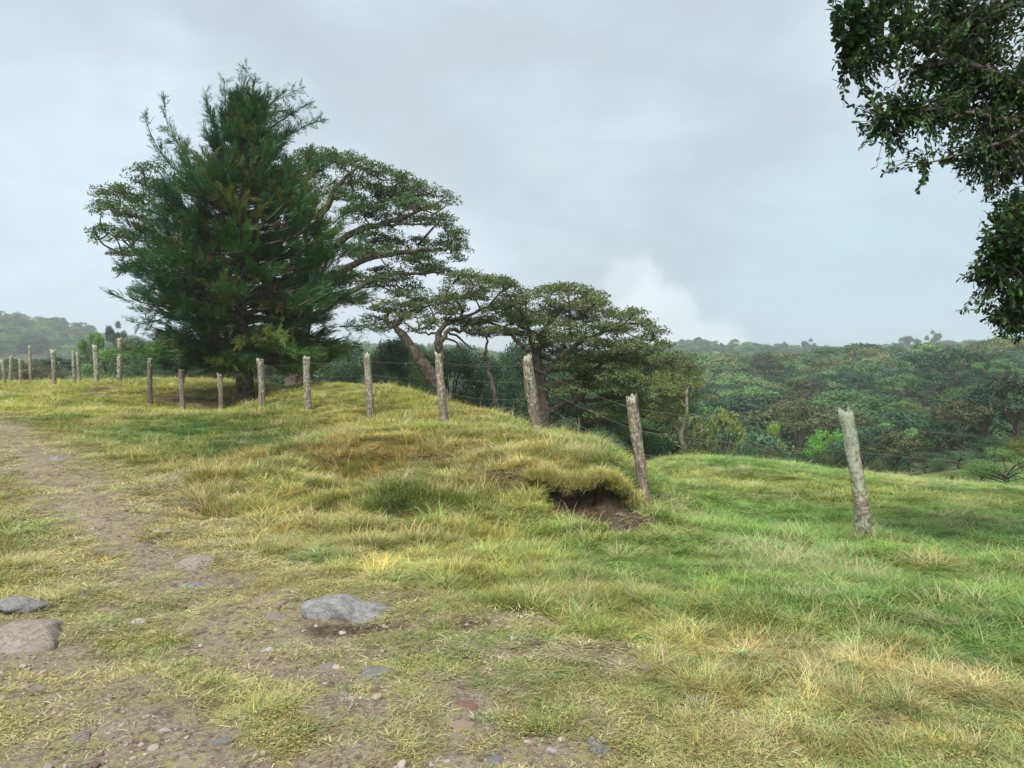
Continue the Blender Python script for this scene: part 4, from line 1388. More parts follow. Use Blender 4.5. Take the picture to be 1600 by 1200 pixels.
spread_tree('leaning_tree', 'gnarled tree with a leaning dark trunk and thin see-through crown, behind the grey posts', 'tree',
            [(706, 690, 28), (697, 640, 28), (678, 596, 28), (655, 560, 28), (641, 541, 28), (630, 524, 28), (619, 514, 28)], 0.27,
            [([(641, 541), (630, 524), (618, 513), (605, 512), (593, 513)], 0.13), ([(618, 513), (632, 495), (655, 482), (680, 478)], 0.10),
             ([(684, 600), (687, 560), (684, 522), (705, 503), (720, 495), (745, 487), (778, 470)], 0.14), ([(684, 522), (660, 520), (640, 517)], 0.05),
             ([(686, 545), (700, 516), (730, 520), (765, 518), (800, 508)], 0.10), ([(724, 494), (716, 470), (712, 455)], 0.07),
             ([(690, 525), (712, 535), (730, 560), (748, 572)], 0.05), ([(700, 518), (730, 540), (752, 556)], 0.05), ([(594, 513), (606, 498), (600, 485)], 0.04),
             ([(775, 630), (762, 570), (757, 545), (765, 520)], 0.10)],
            hw([(734, 430, 24, 12), (750, 443, 28, 13), (776, 436, 22, 10), (787, 450, 24, 12), (804, 458, 20, 10), (815, 470, 18, 10), (708, 440, 16, 7), (692, 464, 18, 7), (666, 470, 18, 6), (650, 466, 14, 5),
                (633, 476, 20, 6), (610, 470, 12, 5), (590, 482, 14, 6), (577, 495, 12, 6), (603, 497, 18, 7), (629, 492, 16, 6), (710, 481, 18, 7), (685, 481, 18, 7), (678, 502, 18, 6), (661, 511, 14, 5),
                (703, 499, 14, 6), (741, 502, 22, 8), (762, 499, 20, 8), (808, 492, 24, 10), (750, 518, 20, 7), (787, 520, 26, 8), (740, 465, 20, 8), (830, 505, 20, 9), (585, 505, 12, 5), (720, 428, 14, 7), (700, 470, 22, 8), (650, 485, 20, 7), (725, 500, 22, 8), (770, 480, 24, 9), (800, 475, 22, 9), (620, 485, 18, 6), (820, 490, 22, 9)], 20, 8),
            28, 1.2, (0.11, 0.15, 0.06), 0.07, 430, M_BARK, 22, 2)

spread_tree('umbrella_tree', 'broad olive green umbrella-crowned tree stepping down to the right behind the thick leaning post', 'tree',
            [(846, 720, 29), (846, 640, 29), (842, 590, 29), (836, 555, 29)], 0.36,
            [([(836, 560), (820, 543), (800, 525), (780, 511), (760, 500)], 0.12), ([(840, 570), (852, 556), (887, 577), (900, 588)], 0.10), ([(846, 610), (900, 592), (940, 590), (1000, 572), (1040, 566)], 0.14),
             ([(847, 650), (885, 628), (929, 626), (967, 621), (993, 631)], 0.12), ([(848, 675), (887, 659), (940, 661), (1020, 673), (1066, 671)], 0.12),
             ([(880, 640), (897, 628), (929, 599), (951, 585), (985, 560)], 0.12), ([(838, 580), (850, 520), (880, 480), (910, 465)], 0.14), ([(845, 590), (900, 540), (960, 510), (1000, 505)], 0.14),
             ([(900, 592), (960, 560), (1010, 540)], 0.08), ([(836, 558), (826, 510), (822, 480)], 0.07)],
            hw([(836, 456, 18, 8), (862, 456, 22, 10), (887, 450, 26, 9), (913, 455, 22, 10), (935, 461, 16, 9), (929, 473, 22, 9), (942, 483, 22, 11), (967, 490, 22, 10), (988, 489, 20, 10), (1001, 499, 18, 10),
                (1009, 512, 18, 10), (1020, 526, 18, 10), (1033, 538, 18, 10), (860, 474, 24, 9), (887, 484, 28, 10), (847, 490, 24, 10), (873, 500, 28, 10), (913, 499, 28, 10), (945, 510, 26, 10), (975, 515, 26, 10),
                (900, 521, 30, 10), (873, 529, 30, 11), (929, 536, 30, 11), (967, 533, 28, 11), (999, 537, 26, 11), (988, 554, 28, 10), (1020, 555, 24, 10), (1047, 555, 22, 11), (1068, 561, 20, 11), (1079, 573, 16, 10),
                (1082, 587, 12, 9), (940, 560, 30, 10), (967, 576, 30, 9), (913, 554, 30, 10), (1009, 570, 28, 10), (1036, 572, 26, 10), (927, 581, 28, 8), (847, 520, 26, 10), (820, 501, 22, 10), (833, 533, 24, 10),
                (812, 487, 20, 9), (1000, 590, 28, 8), (1050, 580, 20, 9), (890, 545, 26, 9), (860, 545, 22, 9), (1015, 640, 22, 7), (960, 640, 22, 6), (1040, 656, 20, 6), (985, 610, 24, 7), (900, 565, 24, 8), (1060, 600, 22, 9), (1030, 600, 26, 9), (985, 590, 28, 9), (950, 600, 28, 9), (915, 600, 26, 8), (1075, 620, 18, 9), (1050, 630, 22, 8), (1000, 625, 26, 8), (960, 618, 24, 8), (925, 640, 24, 7), (880, 600, 24, 8), (1090, 600, 12, 9), (1065, 575, 22, 10), (870, 575, 26, 9)]),
            29, 1.8, (0.125, 0.165, 0.065), 0.08, 330, M_BARK, 23, 2)

spread_tree('pale_trunk_tree', 'small yellow green tree with a thin pale crooked trunk beyond the meadow', 'tree',
            [(1074, 742, 25), (1070, 705, 25), (1064, 680, 25), (1072, 650, 25), (1073, 610, 25)], 0.09,
            [([(1066, 684), (1052, 662), (1045, 640), (1035, 615)], 0.05), ([(1072, 655), (1090, 648), (1098, 660)], 0.04), ([(1072, 640), (1062, 620), (1050, 600)], 0.045),
             ([(1068, 700), (1050, 690), (1040, 680)], 0.03), ([(1070, 700), (1088, 680), (1100, 672)], 0.03)],
            hw([(1031, 592), (1047, 586), (1063, 597), (1033, 616), (1055, 612), (1047, 629), (1068, 623, 14, 10), (1060, 642), (1047, 645), (1070, 652, 12, 9), (1088, 674, 16, 9), (1097, 661, 12, 8),
                (1103, 688, 16, 10), (1040, 603), (1022, 605, 12, 8), (1095, 700, 16, 10), (1060, 604)], 19, 10),
            25, 0.55, (0.15, 0.19, 0.06), 0.065, 380, M_PALEBARK, 24, 2)


dry_stalk()


# ------------------------------------------------------------------ the cypress
def cypress():
    rng = np.random.default_rng(5)
    random.seed(5)
    Y = 23.0
    base = W(381, 640, Y)
    base.z = Hs(base.x, base.y)
    e = empty('cypress_tree', base)
    tag(e, 'tall dark green conifer with ragged feathery top, biggest tree in the picture', 'tree')
    k = Y / FPX
    # silhouette of the crown: pixel y -> left and right limits
    SIL = [(112, 382, 388), (150, 373, 397), (185, 358, 416), (225, 334, 445), (270, 296, 486), (320, 262, 522), (370, 228, 550), (400, 212, 566), (440, 218, 572), (490, 232, 572), (530, 252, 562), (565, 268, 540), (590, 285, 505), (605, 310, 465)]
    ys_ = np.array([s[0] for s in SIL]); ls = np.array([s[1] for s in SIL]); rs = np.array([s[2] for s in SIL])
    GT = Geo(); GL = Geo()
    top = W(386, 156, Y) - base
    tr = smooth_path([Vector((0, 0, -0.15)), Vector((0.03, 0, 1.0)), W(376, 480, Y) - base, W(380, 320, Y) - base, W(386, 215, Y) - base, top], 5)
    GT.tube(tr, [0.27 * (1.25 if i == 0 else 1) * (1 - 0.93 * i / len(tr)) + 0.008 for i in range(len(tr))], 10, jit=0.18)
    # buttressed foot and low side stems
    for a in (0.4, 2.2, 3.6, 5.2):
        GT.tube([Vector((math.cos(a) * 0.32, math.sin(a) * 0.32, -0.12)), Vector((math.cos(a) * 0.17, math.sin(a) * 0.17, 0.35)), Vector((math.cos(a) * 0.06, math.sin(a) * 0.06, 1.0))], [0.12, 0.12, 0.08], 7, jit=0.2)

    def axis_at(z):
        for a, b in zip(tr[:-1], tr[1:]):
            if a.z <= z <= b.z:
                return a.lerp(b, (z - a.z) / (b.z - a.z + 1e-6))
        return tr[-1].copy()

    def spray(P, D, size, n, colb, flat=0.6):
        """feathery spray: slivers fanning from points along a short twig"""
        D = D.normalized()
        s = rng.random(n)
        a = np.array(P)[None] + np.array(D)[None] * (s * size)[:, None]
        sideways = rdir(n, rng)
        sideways -= np.outer(sideways @ np.array(D), np.array(D))
        ax = unit(np.array(D)[None] * 0.9 + sideways * (0.58 - 0.36 * s)[:, None] + np.array([0, 0, 0.03]))
        L = size * (0.55 - 0.3 * s) * (0.6 + 0.7 * rng.random(n))
        col = leafcol(n, colb, 0.25, rng)
        GL.leaves(a + rng.normal(0, size * 0.05, (n, 3)), ax, rdir(n, rng), L, L * 0.065 + 0.005, col, 0.1)

    greens = [(0.045, 0.11, 0.04), (0.055, 0.135, 0.042), (0.09, 0.19, 0.05), (0.032, 0.082, 0.042), (0.14, 0.18, 0.05), (0.05, 0.115, 0.045)]
    nb = 260
    for i in range(nb):
        t = (i + rng.random()) / nb
        z = 1.15 + (top.z - 1.3) * t ** 1.08
        a0 = axis_at(z)
        az = i * 2.39996 + rng.normal(0, 0.25)
        # reach: follow the silhouette where the branch END stands
        ca = math.cos(az)
        cx = 800 + (base.x + a0.x) / k
        reach = 1.5
        for _ in range(3):                      # the branch tip, not its root, meets the outline
            zz = z + reach * (0.04 + 0.75 * t ** 1.8)
            ypx = 570 - (base.z + zz - CAMZ) / k
            yl = np.interp(ypx, ys_, ls); yr = np.interp(ypx, ys_, rs)
            lr = (cx - yl) * k; rrr = (yr - cx) * k
            reach = max((rrr if ca > 0 else lr) * abs(ca) + 0.5 * (lr + rrr) * (1 - abs(ca)), 0.3)
        reach = min(reach, 3.7 if t < 0.45 else 3.3)
        reach *= rng.uniform(0.76, 1.0) if i % 3 else rng.uniform(0.4, 0.75)
        reach = max(reach * (0.92 + 0.13 * math.sin(az * 3 + z * 2.1) + 0.10 * math.sin(az * 5 - z * 3.3 + 1)), 0.25)
        rise = reach * (0.04 + 0.75 * t ** 1.8) + rng.normal(0, 0.1)
        if t < 0.16:
            rise -= reach * 0.10
        d = Vector((math.cos(az), math.sin(az), 0))
        P = smooth_path([a0, a0 + d * reach * 0.35 + Vector((0, 0, rise * 0.18 + 0.06 * reach * (1 - t))), a0 + d * reach * 0.72 + Vector((rng.normal(0, .05), rng.normal(0, .05), rise * 0.5)),
                         a0 + d * reach + Vector((0, 0, rise))], 4)
        m = len(P)
        GT.tube(P, [(0.012 + 0.016 * reach) * (1 - 0.8 * j / m) for j in range(m)], 5)
        gb = greens[int(rng.random() * len(greens))]
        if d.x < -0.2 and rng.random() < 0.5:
            gb = greens[3]  # left branches darker and bluer: that side's shade put into the colour
        nsp = int((6 + reach * 6.0) * (1 if t < 0.7 else 0.6))
        for s in range(nsp):
            f = 0.22 + 0.78 * rng.random() ** 0.75
            q = f * (m - 1); j = int(min(q, m - 2))
            p = P[j].lerp(P[j + 1], q - j)
            dirp = (P[j + 1] - P[j]).normalized()
            sd_ = Vector(rng.normal(size=3)); sd_.z = abs(sd_.z) * 0.25 - 0.08
            D = (dirp * 1.0 + sd_.normalized() * 0.6 + Vector((0, 0, 0.02 + 0.5 * t))).normalized()
            size = (0.34 + 0.34 * rng.random()) * (1.15 - 0.35 * t)
            cb = gb
            if f < 0.5 and rng.random() < 0.6:
                cb = (0.13, 0.095, 0.06)           # dead brown sprays near the trunk
            elif rng.random() < 0.06:
                cb = (0.12, 0.12, 0.035)
            off = Vector(rng.normal(size=3)) * 0.10 * reach ** 0.5
            off.z *= 0.55
            spray(p + off, D, size, 46, tuple(np.array(cb) * rng.uniform(0.7, 1.35)))
            # a second twiglet branching from the first
            spray(p + off + D * size * 0.6, (D + Vector(rng.normal(size=3)) * 0.5), size * 0.7, 26, cb)
        spray(P[-1] - (P[-1] - P[-2]) * 0.5, (P[-1] - P[-2]).normalized() + Vector((0, 0, 0.35)), 0.42, 36, gb)
    # long feathery shoots breaking the outline
    SH = [([(385, 240), (370, 190), (362, 150)], 0.5), ([(392, 230), (415, 195), (432, 168)], 0.5), ([(380, 220), (392, 170), (398, 125)], 0.5), ([(400, 250), (430, 225), (462, 205)], 0.55), ([(350, 270), (335, 230), (330, 195)], 0.5), ([(320, 300), (296, 262), (280, 240)], 0.5),
          ([(310, 290), (285, 235), (262, 195), (256, 152)], 0.45), ([(300, 290), (260, 250), (238, 215), (225, 178)], 0.34), ([(345, 230), (335, 195), (325, 165), (321, 142)], 0.36), ([(352, 200), (352, 165), (350, 122)], 0.36),
          ([(385, 200), (378, 160), (382, 130), (386, 100)], 0.34), ([(395, 200), (420, 165), (445, 150), (468, 138)], 0.42), ([(400, 215), (440, 188), (465, 172), (486, 160)], 0.36), ([(405, 235), (445, 215), (475, 198), (502, 188)], 0.5),
          ([(370, 200), (366, 170), (365, 150)], 0.36), ([(395, 190), (405, 160), (418, 138)], 0.36), ([(300, 310), (290, 260), (288, 225)], 0.36), ([(240, 420), (215, 395), (200, 375)], 0.5), ([(250, 470), (225, 460), (208, 452)], 0.45),
          ([(250, 500), (225, 505), (205, 502)], 0.45), ([(540, 400), (560, 380), (575, 366)], 0.45), ([(540, 470), (570, 460), (590, 452)], 0.4), ([(520, 350), (540, 330), (555, 312)], 0.45), ([(530, 510), (565, 510), (600, 520)], 0.4),
          ([(265, 350), (245, 320), (235, 300)], 0.45), ([(480, 280), (500, 262), (515, 250)], 0.45), ([(410, 180), (435, 175), (455, 170)], 0.34)]
    for pl, dens in SH:
        dy = rng.normal(0, 0.35)
        P = smooth_path([W(q[0], q[1], Y + dy * (j + 1) / len(pl)) - base for j, q in enumerate(pl)], 6)
        m = len(P)
        GT.tube(P, [0.028 * (1 - 0.85 * j / m) for j in range(m)], 5)
        L = sum((b - a).length for a, b in zip(P[:-1], P[1:]))
        nn = int(L * 58 * dens) + 8
        gb = greens[0] if rng.random() < 0.6 else greens[5]
        for s in range(nn):
            f = rng.random() ** 1.15
            q = f * (m - 1); j = int(min(q, m - 2))
            p = P[j].lerp(P[j + 1], q - j)
            dirp = (P[j + 1] - P[j]).normalized()
            D = (dirp * 0.8 + Vector(rng.normal(size=3)) * 0.6 + Vector((0, 0, 0.15))).normalized()
            spray(p, D, (0.52 - 0.30 * f) * (0.6 + 0.7 * rng.random()), 18, gb)
    link('trunk', GT.mesh('trunk', [M_BARK]), e)
    link('crown', GL.mesh('crown', [M_NEEDLE]), e)


cypress()


# ------------------------------------------------------------------ overhanging tree at the right, trunk outside the picture
def overhang():
    rng = np.random.default_rng(8)
    random.seed(8)
    Y = 7.0
    bx, by_ = 6.9, 7.6
    root = Vector((bx, by_, Hs(bx, by_)))
    e = empty('overhanging_tree', root)
    tag(e, 'dark large-leaved tree overhanging the upper right corner, close to the camera', 'tree')
    GT = Geo(); GL = Geo()
    crown = Vector((bx - 0.5, by_ - 0.2, 4.6))
    tr = smooth_path([Vector((bx, by_, root.z - 0.2)), Vector((bx - 0.1, by_, 1.2)), Vector((bx - 0.25, by_, 2.6)), crown], 5)
    GT.tube([p - root for p in tr], [0.26 * (1.2 - 0.5 * i / len(tr)) for i in range(len(tr))], 10, jit=0.1)
    nodes = list(tr[8:])

    def limb(pl, r0):
        lp = smooth_path(pl, 5)
        m = len(lp)
        GT.tube([p - root for p in lp], [r0 * (1 - 0.82 * i / m) + 0.003 for i in range(m)], 7, jit=0.1)
        nodes.extend(lp[1:])
        return lp
    limb([crown, W(1760, 190, 7.4), W(1640, 148, 7.1), W(1590, 132, 7.0), W(1545, 112, 7.0), W(1500, 97, 6.9), W(1450, 103, 6.9)], 0.06)
    limb([W(1560, 120, 7.0), W(1530, 95, 7.1), W(1510, 50, 7.2), W(1480, 10, 7.3), W(1430, -40, 7.4)], 0.022)
    limb([crown, W(1720, 60, 7.6), W(1640, -20, 7.6), W(1540, -60, 7.5), W(1400, -80, 7.3)], 0.09)
    limb([crown, W(1740, 300, 7.2), W(1660, 330, 7.0), W(1600, 370, 6.8), W(1560, 420, 6.7)], 0.07)
    limb([tr[12], W(1760, 380, 7.4), W(1680, 440, 7.1), W(1620, 480, 7.0), W(1575, 500, 6.9)], 0.05)
    limb([W(1640, 150, 7.1), W(1590, 210, 6.8), W(1520, 235, 6.7), W(1450, 255, 6.7)], 0.016)
    limb([W(1500, 97, 6.9), W(1440, 70, 6.8), W(1380, 60, 6.8), W(1320, 90, 6.8)], 0.016)
    limb([W(1480, 170, 6.9), W(1430, 175, 6.8), W(1385, 200, 6.8)], 0.012)
    limb([W(1590, 190, 6.9), W(1480, 170, 6.9)], 0.02)
    limb([crown, Vector((bx + 1.5, by_ + 0.8, 6.2)), Vector((bx + 2.6, by_ + 1.2, 7.0))], 0.1)
    limb([crown, Vector((bx + 0.2, by_ + 2.0, 6.0)), Vector((bx, by_ + 3.2, 6.6))], 0.1)
    # leaf masses: px, py, radius px, distance, how many twigs, leaf length
    B = [(1330, -6, 34, 6.4, 16, .10), (1345, 40, 22, 6.5, 12, .10), (1305, 12, 10, 6.4, 3, .10), (1350, 20, 30, 6.5, 16, .095), (1420, 10, 55, 6.8, 40, .085), (1490, 25, 60, 7.0, 44, .08), (1560, 20, 60, 7.2, 44, .08),
         (1330, 90, 26, 6.6, 12, .085), (1375, 95, 42, 6.8, 28, .075), (1440, 80, 55, 7.0, 40, .07), (1510, 70, 55, 7.2, 46, .07), (1580, 80, 60, 7.3, 50, .07),
         (1318, 125, 12, 6.6, 3, .075), (1350, 150, 28, 6.7, 12, .06), (1400, 150, 42, 6.8, 34, .06), (1460, 145, 55, 7.0, 62, .06), (1520, 150, 60, 7.2, 76, .06), (1590, 160, 60, 7.3, 76, .06),
         (1370, 190, 28, 6.7, 13, .05), (1345, 195, 12, 6.7, 4, .05), (1420, 200, 36, 6.8, 26, .05), (1480, 200, 42, 6.9, 34, .05), (1540, 205, 48, 7.0, 40, .05), (1600, 215, 50, 7.1, 46, .05),
         (1405, 233, 22, 6.8, 8, .05), (1342, 225, 6, 6.7, 2, .05), (1380, 258, 11, 6.7, 4, .05), (1438, 250, 14, 6.7, 5, .05), (1438, 285, 8, 6.7, 3, .05), (1475, 250, 14, 6.8, 6, .05), (1512, 245, 26, 6.8, 12, .05), (1515, 285, 12, 6.8, 4, .05), (1560, 260, 30, 6.9, 18, .05), (1545, 275, 20, 6.9, 8, .05),
         (1600, 290, 36, 6.8, 22, .06), (1575, 320, 26, 6.7, 20, .065), (1610, 340, 46, 6.9, 34, .07), (1560, 350, 30, 6.6, 18, .075), (1530, 352, 14, 6.6, 4, .06), (1600, 390, 50, 6.8, 46, .075), (1550, 385, 30, 6.7, 18, .075),
         (1520, 415, 16, 6.7, 6, .06), (1545, 430, 30, 6.7, 18, .065), (1600, 440, 48, 6.9, 44, .065), (1508, 430, 8, 6.7, 2, .05), (1530, 475, 16, 6.7, 6, .055), (1560, 475, 28, 6.8, 20, .055), (1605, 490, 34, 6.9, 26, .055), (1505, 480, 7, 6.7, 2, .05),
         (1575, 512, 18, 6.8, 8, .05), (1555, 500, 18, 6.8, 8, .05), (1600, 520, 16, 6.9, 6, .05),
         (1590, 255, 40, 7.0, 40, .05), (1560, 235, 40, 7.0, 34, .05), (1600, 320, 34, 7.0, 30, .06), (1540, 180, 50, 7.3, 40, .055), (1480, 120, 50, 7.3, 34, .06), (1590, 120, 60, 7.5, 50, .07), (1500, 30, 60, 7.5, 34, .08), (1580, 30, 60, 7.6, 40, .08), (1590, 420, 40, 7.2, 34, .07), (1590, 500, 30, 7.1, 20, .055),
         (1575, 280, 36, 6.9, 40, .05), (1590, 305, 40, 7.0, 44, .055), (1550, 300, 18, 6.8, 12, .05), (1600, 350, 40, 7.2, 30, .06), (1520, 260, 30, 7.0, 22, .045),
         (1680, 100, 110, 7.6, 120, .08), (1690, 300, 100, 7.5, 100, .08), (1690, 450, 80, 7.4, 60, .08), (1480, -90, 90, 7.2, 70, .09), (1650, -90, 120, 7.6, 90, .09), (1380, -50, 50, 6.8, 26, .1)]
    off_frame = []
    for (px, py, rp, Yc, nt, ls) in [(b[0], b[1], b[2], b[3], int(b[4] * (1.3 if b[1] < 130 else 1.7)), b[5] * (0.88 if b[1] < 130 else 1.0)) for b in B]:
        c = W(px, py, Yc)
        r = rp / FPX * Yc
        for _ in range(nt):
            o = Vector(rdir(1, rng)[0]) * r * rng.random() ** 0.45
            o.y *= 1.5
            tip = c + o
            near = min(nodes[::1], key=lambda q: (q - tip).length)
            dd = tip - near
            start = tip - dd.normalized() * min(dd.length, 0.30 + 0.35 * rng.random())
            droop = Vector((0, 0, -0.05 * rng.random()))
            mid = start.lerp(tip, 0.5) + Vector((0, 0, 0.03))
            GT.tube([start - root, mid - root, tip + droop - root], [0.0045, 0.0032, 0.0018], 3)
            if dd.length > 0.4 and rng.random() < 0.5:
                GT.tube([near - root, near.lerp(start, 0.5) - root + Vector((0, 0, 0.04)), start - root], [0.009, 0.006, 0.0045], 4)
            nl = int(7 + rng.random() * 7)
            s = 0.15 + 0.85 * rng.random(nl)
            base_p = np.array([list(start.lerp(tip + droop, float(q)) - root) for q in s])
            tw = np.array(list((tip - start).normalized()))
            ax = unit(tw[None] * 0.5 + rdir(nl, rng) * 0.8 + np.array([0, 0, -0.18]))
            nr = unit(np.array([0, 0, 1.0]) + rng.normal(0, 0.6, (nl, 3)))
            gb = [(0.020, 0.045, 0.020), (0.028, 0.062, 0.022), (0.055, 0.12, 0.024), (0.022, 0.045, 0.026)][int(rng.random() * 4)]
            GL.broad_leaves(base_p, ax, nr, ls * (0.45 + 0.85 * rng.random(nl)), ls * 0.48, leafcol(nl, gb, 0.25, rng), 0.25)
    # the rest of the crown, outside the picture
    for _ in range(16):
        q = Vector((bx + rng.normal(0.9, 1.1), by_ + rng.normal(0.9, 1.2), 5.6 + rng.normal(0, 0.8)))
        if (q.x / max(q.y, 1)) < 0.74:
            continue
        pad_leaves(GL, np.array(q - root), 1.0, 1.0, 0.7, 500, 0.09, (0.04, 0.085, 0.024), rng, 0.5)
        GT.tube([crown - root, crown.lerp(q, 0.5) - root + Vector((0, 0, 0.2)), q - root], [0.06, 0.04, 0.015], 5)
    link('trunk', GT.mesh('trunk', [M_BARK]), e)
    link('crown', GL.mesh('crown', [M_LEAF]), e)


overhang()


# ------------------------------------------------------------------ forest trees (shared meshes, one object each)
def tree_meshes(kind, seed, leaf, nleaf, mat_l):
    """returns (trunk mesh, crown mesh) for a tree one unit high, crown about one unit wide"""
    rng = np.random.default_rng(seed)
    random.seed(seed)
    GT = Geo(); GL = Geo()
    if kind == 'round':
        n = 17; cz, rx, rz, lump = 0.60, 0.36, 0.32, 0.17
    elif kind == 'spread':
        n = 16; cz, rx, rz, lump = 0.74, 0.50, 0.16, 0.16
    elif kind == 'cone':
        n = 16; cz, rx, rz, lump = 0.55, 0.17, 0.40, 0.11
    else:  # bush
        n = 20; cz, rx, rz, lump = 0.36, 0.44, 0.44, 0.22
    H0 = 0.35 if kind != 'bush' else 0.1
    GT.tube([(0, 0, -0.08), (0.02, 0.01, H0), (0.0, 0.02, cz)], [0.030, 0.022, 0.012], 7, jit=0.1)
    for i in range(n):
        d = rdir(1, rng)[0]
        if kind == 'round':
            d[2] = abs(d[2]) * 1.2 - 0.35
        elif kind == 'bush':
            d[2] = abs(d[2]) * 1.5 - 0.5
        c = np.array([d[0] * rx, d[1] * rx, cz + d[2] * rz])
        if kind == 'cone':
            t = i / n
            a = rng.random() * 6.28
            c = np.array([math.cos(a) * rx * (1.05 - t), math.sin(a) * rx * (1.05 - t), 0.2 + 0.72 * t])
        r = lump * (0.65 + 0.6 * rng.random())
        if kind == 'cone':
            r *= 1.1 - 0.6 * i / n
        GT.tube([(0, 0.01, max(H0 * 0.8, c[2] * 0.5)), tuple(c * np.array([0.5, 0.5, 0.85])), tuple(c)], [0.013, 0.009, 0.004], 4)
        m = int(nleaf / n * (r / lump) ** 2)
        q = rdir(m, rng)
        q[:, 2] = np.where(q[:, 2] < -0.3, -q[:, 2], q[:, 2])
        rad = r * (0.62 + 0.45 * rng.random((m, 1))) * (1 + 0.25 * np.sin(q[:, :1] * 7 + i) * np.cos(q[:, 1:2] * 6))
        sq = np.array([1, 1, 0.62 if kind != 'cone' else 1.0])
        P = c + q * rad * sq
        nr = unit(q + rng.normal(0, 0.38, (m, 3)))
        ax = unit(np.cross(nr, rdir(m, rng)))
        lb = 0.8 + 0.4 * rng.random()
        col = leafcol(m, (lb, lb, lb), 0.3, rng)
        GL.leaves(P, ax, nr, leaf * (0.6 + 0.8 * rng.random(m)), leaf * 0.75, col, 0.15)
    return GT.mesh('trunk', [M_BARK]), GL.mesh('crown', [mat_l])


VAR = {}
for kd, cnt in (('round', 4), ('spread', 3), ('cone', 2), ('bush', 3)):
    VAR[kd] = [tree_meshes(kd, 700 + 10 * hash_ + i, 0.034, 5200, M_FOREST) for hash_, i in [({'round': 1, 'spread': 2, 'cone': 3, 'bush': 4}[kd], q) for q in range(cnt)]]
HI = {'round': [tree_meshes('round', 801 + i, 0.017, 17000, M_FOREST) for i in range(2)],
      'bush': [tree_meshes('bush', 811 + i, 0.019, 14000, M_FOREST) for i in range(2)]}


def put_tree(name, kind, x, y, h, wfac, tint, label, cat='tree', group=None, hires=False, sink=0.0, parts=True):
    src = (HI if hires else VAR)[kind]
    tm, cm = src[int(RNG.random() * len(src))]
    z = Hs(x, y) - sink
    e = empty(name, (x, y, z))
    e.rotation_euler = (0, 0, random.random() * 6.28)
    e.scale = (h * wfac, h * wfac, h)
    tag(e, label, cat, group)
    t = link('trunk' if kind != 'bush' else 'stems', tm, e)
    c = link('crown' if kind != 'bush' else 'foliage', cm, e)
    c.color = (*tint, 1)
    return e


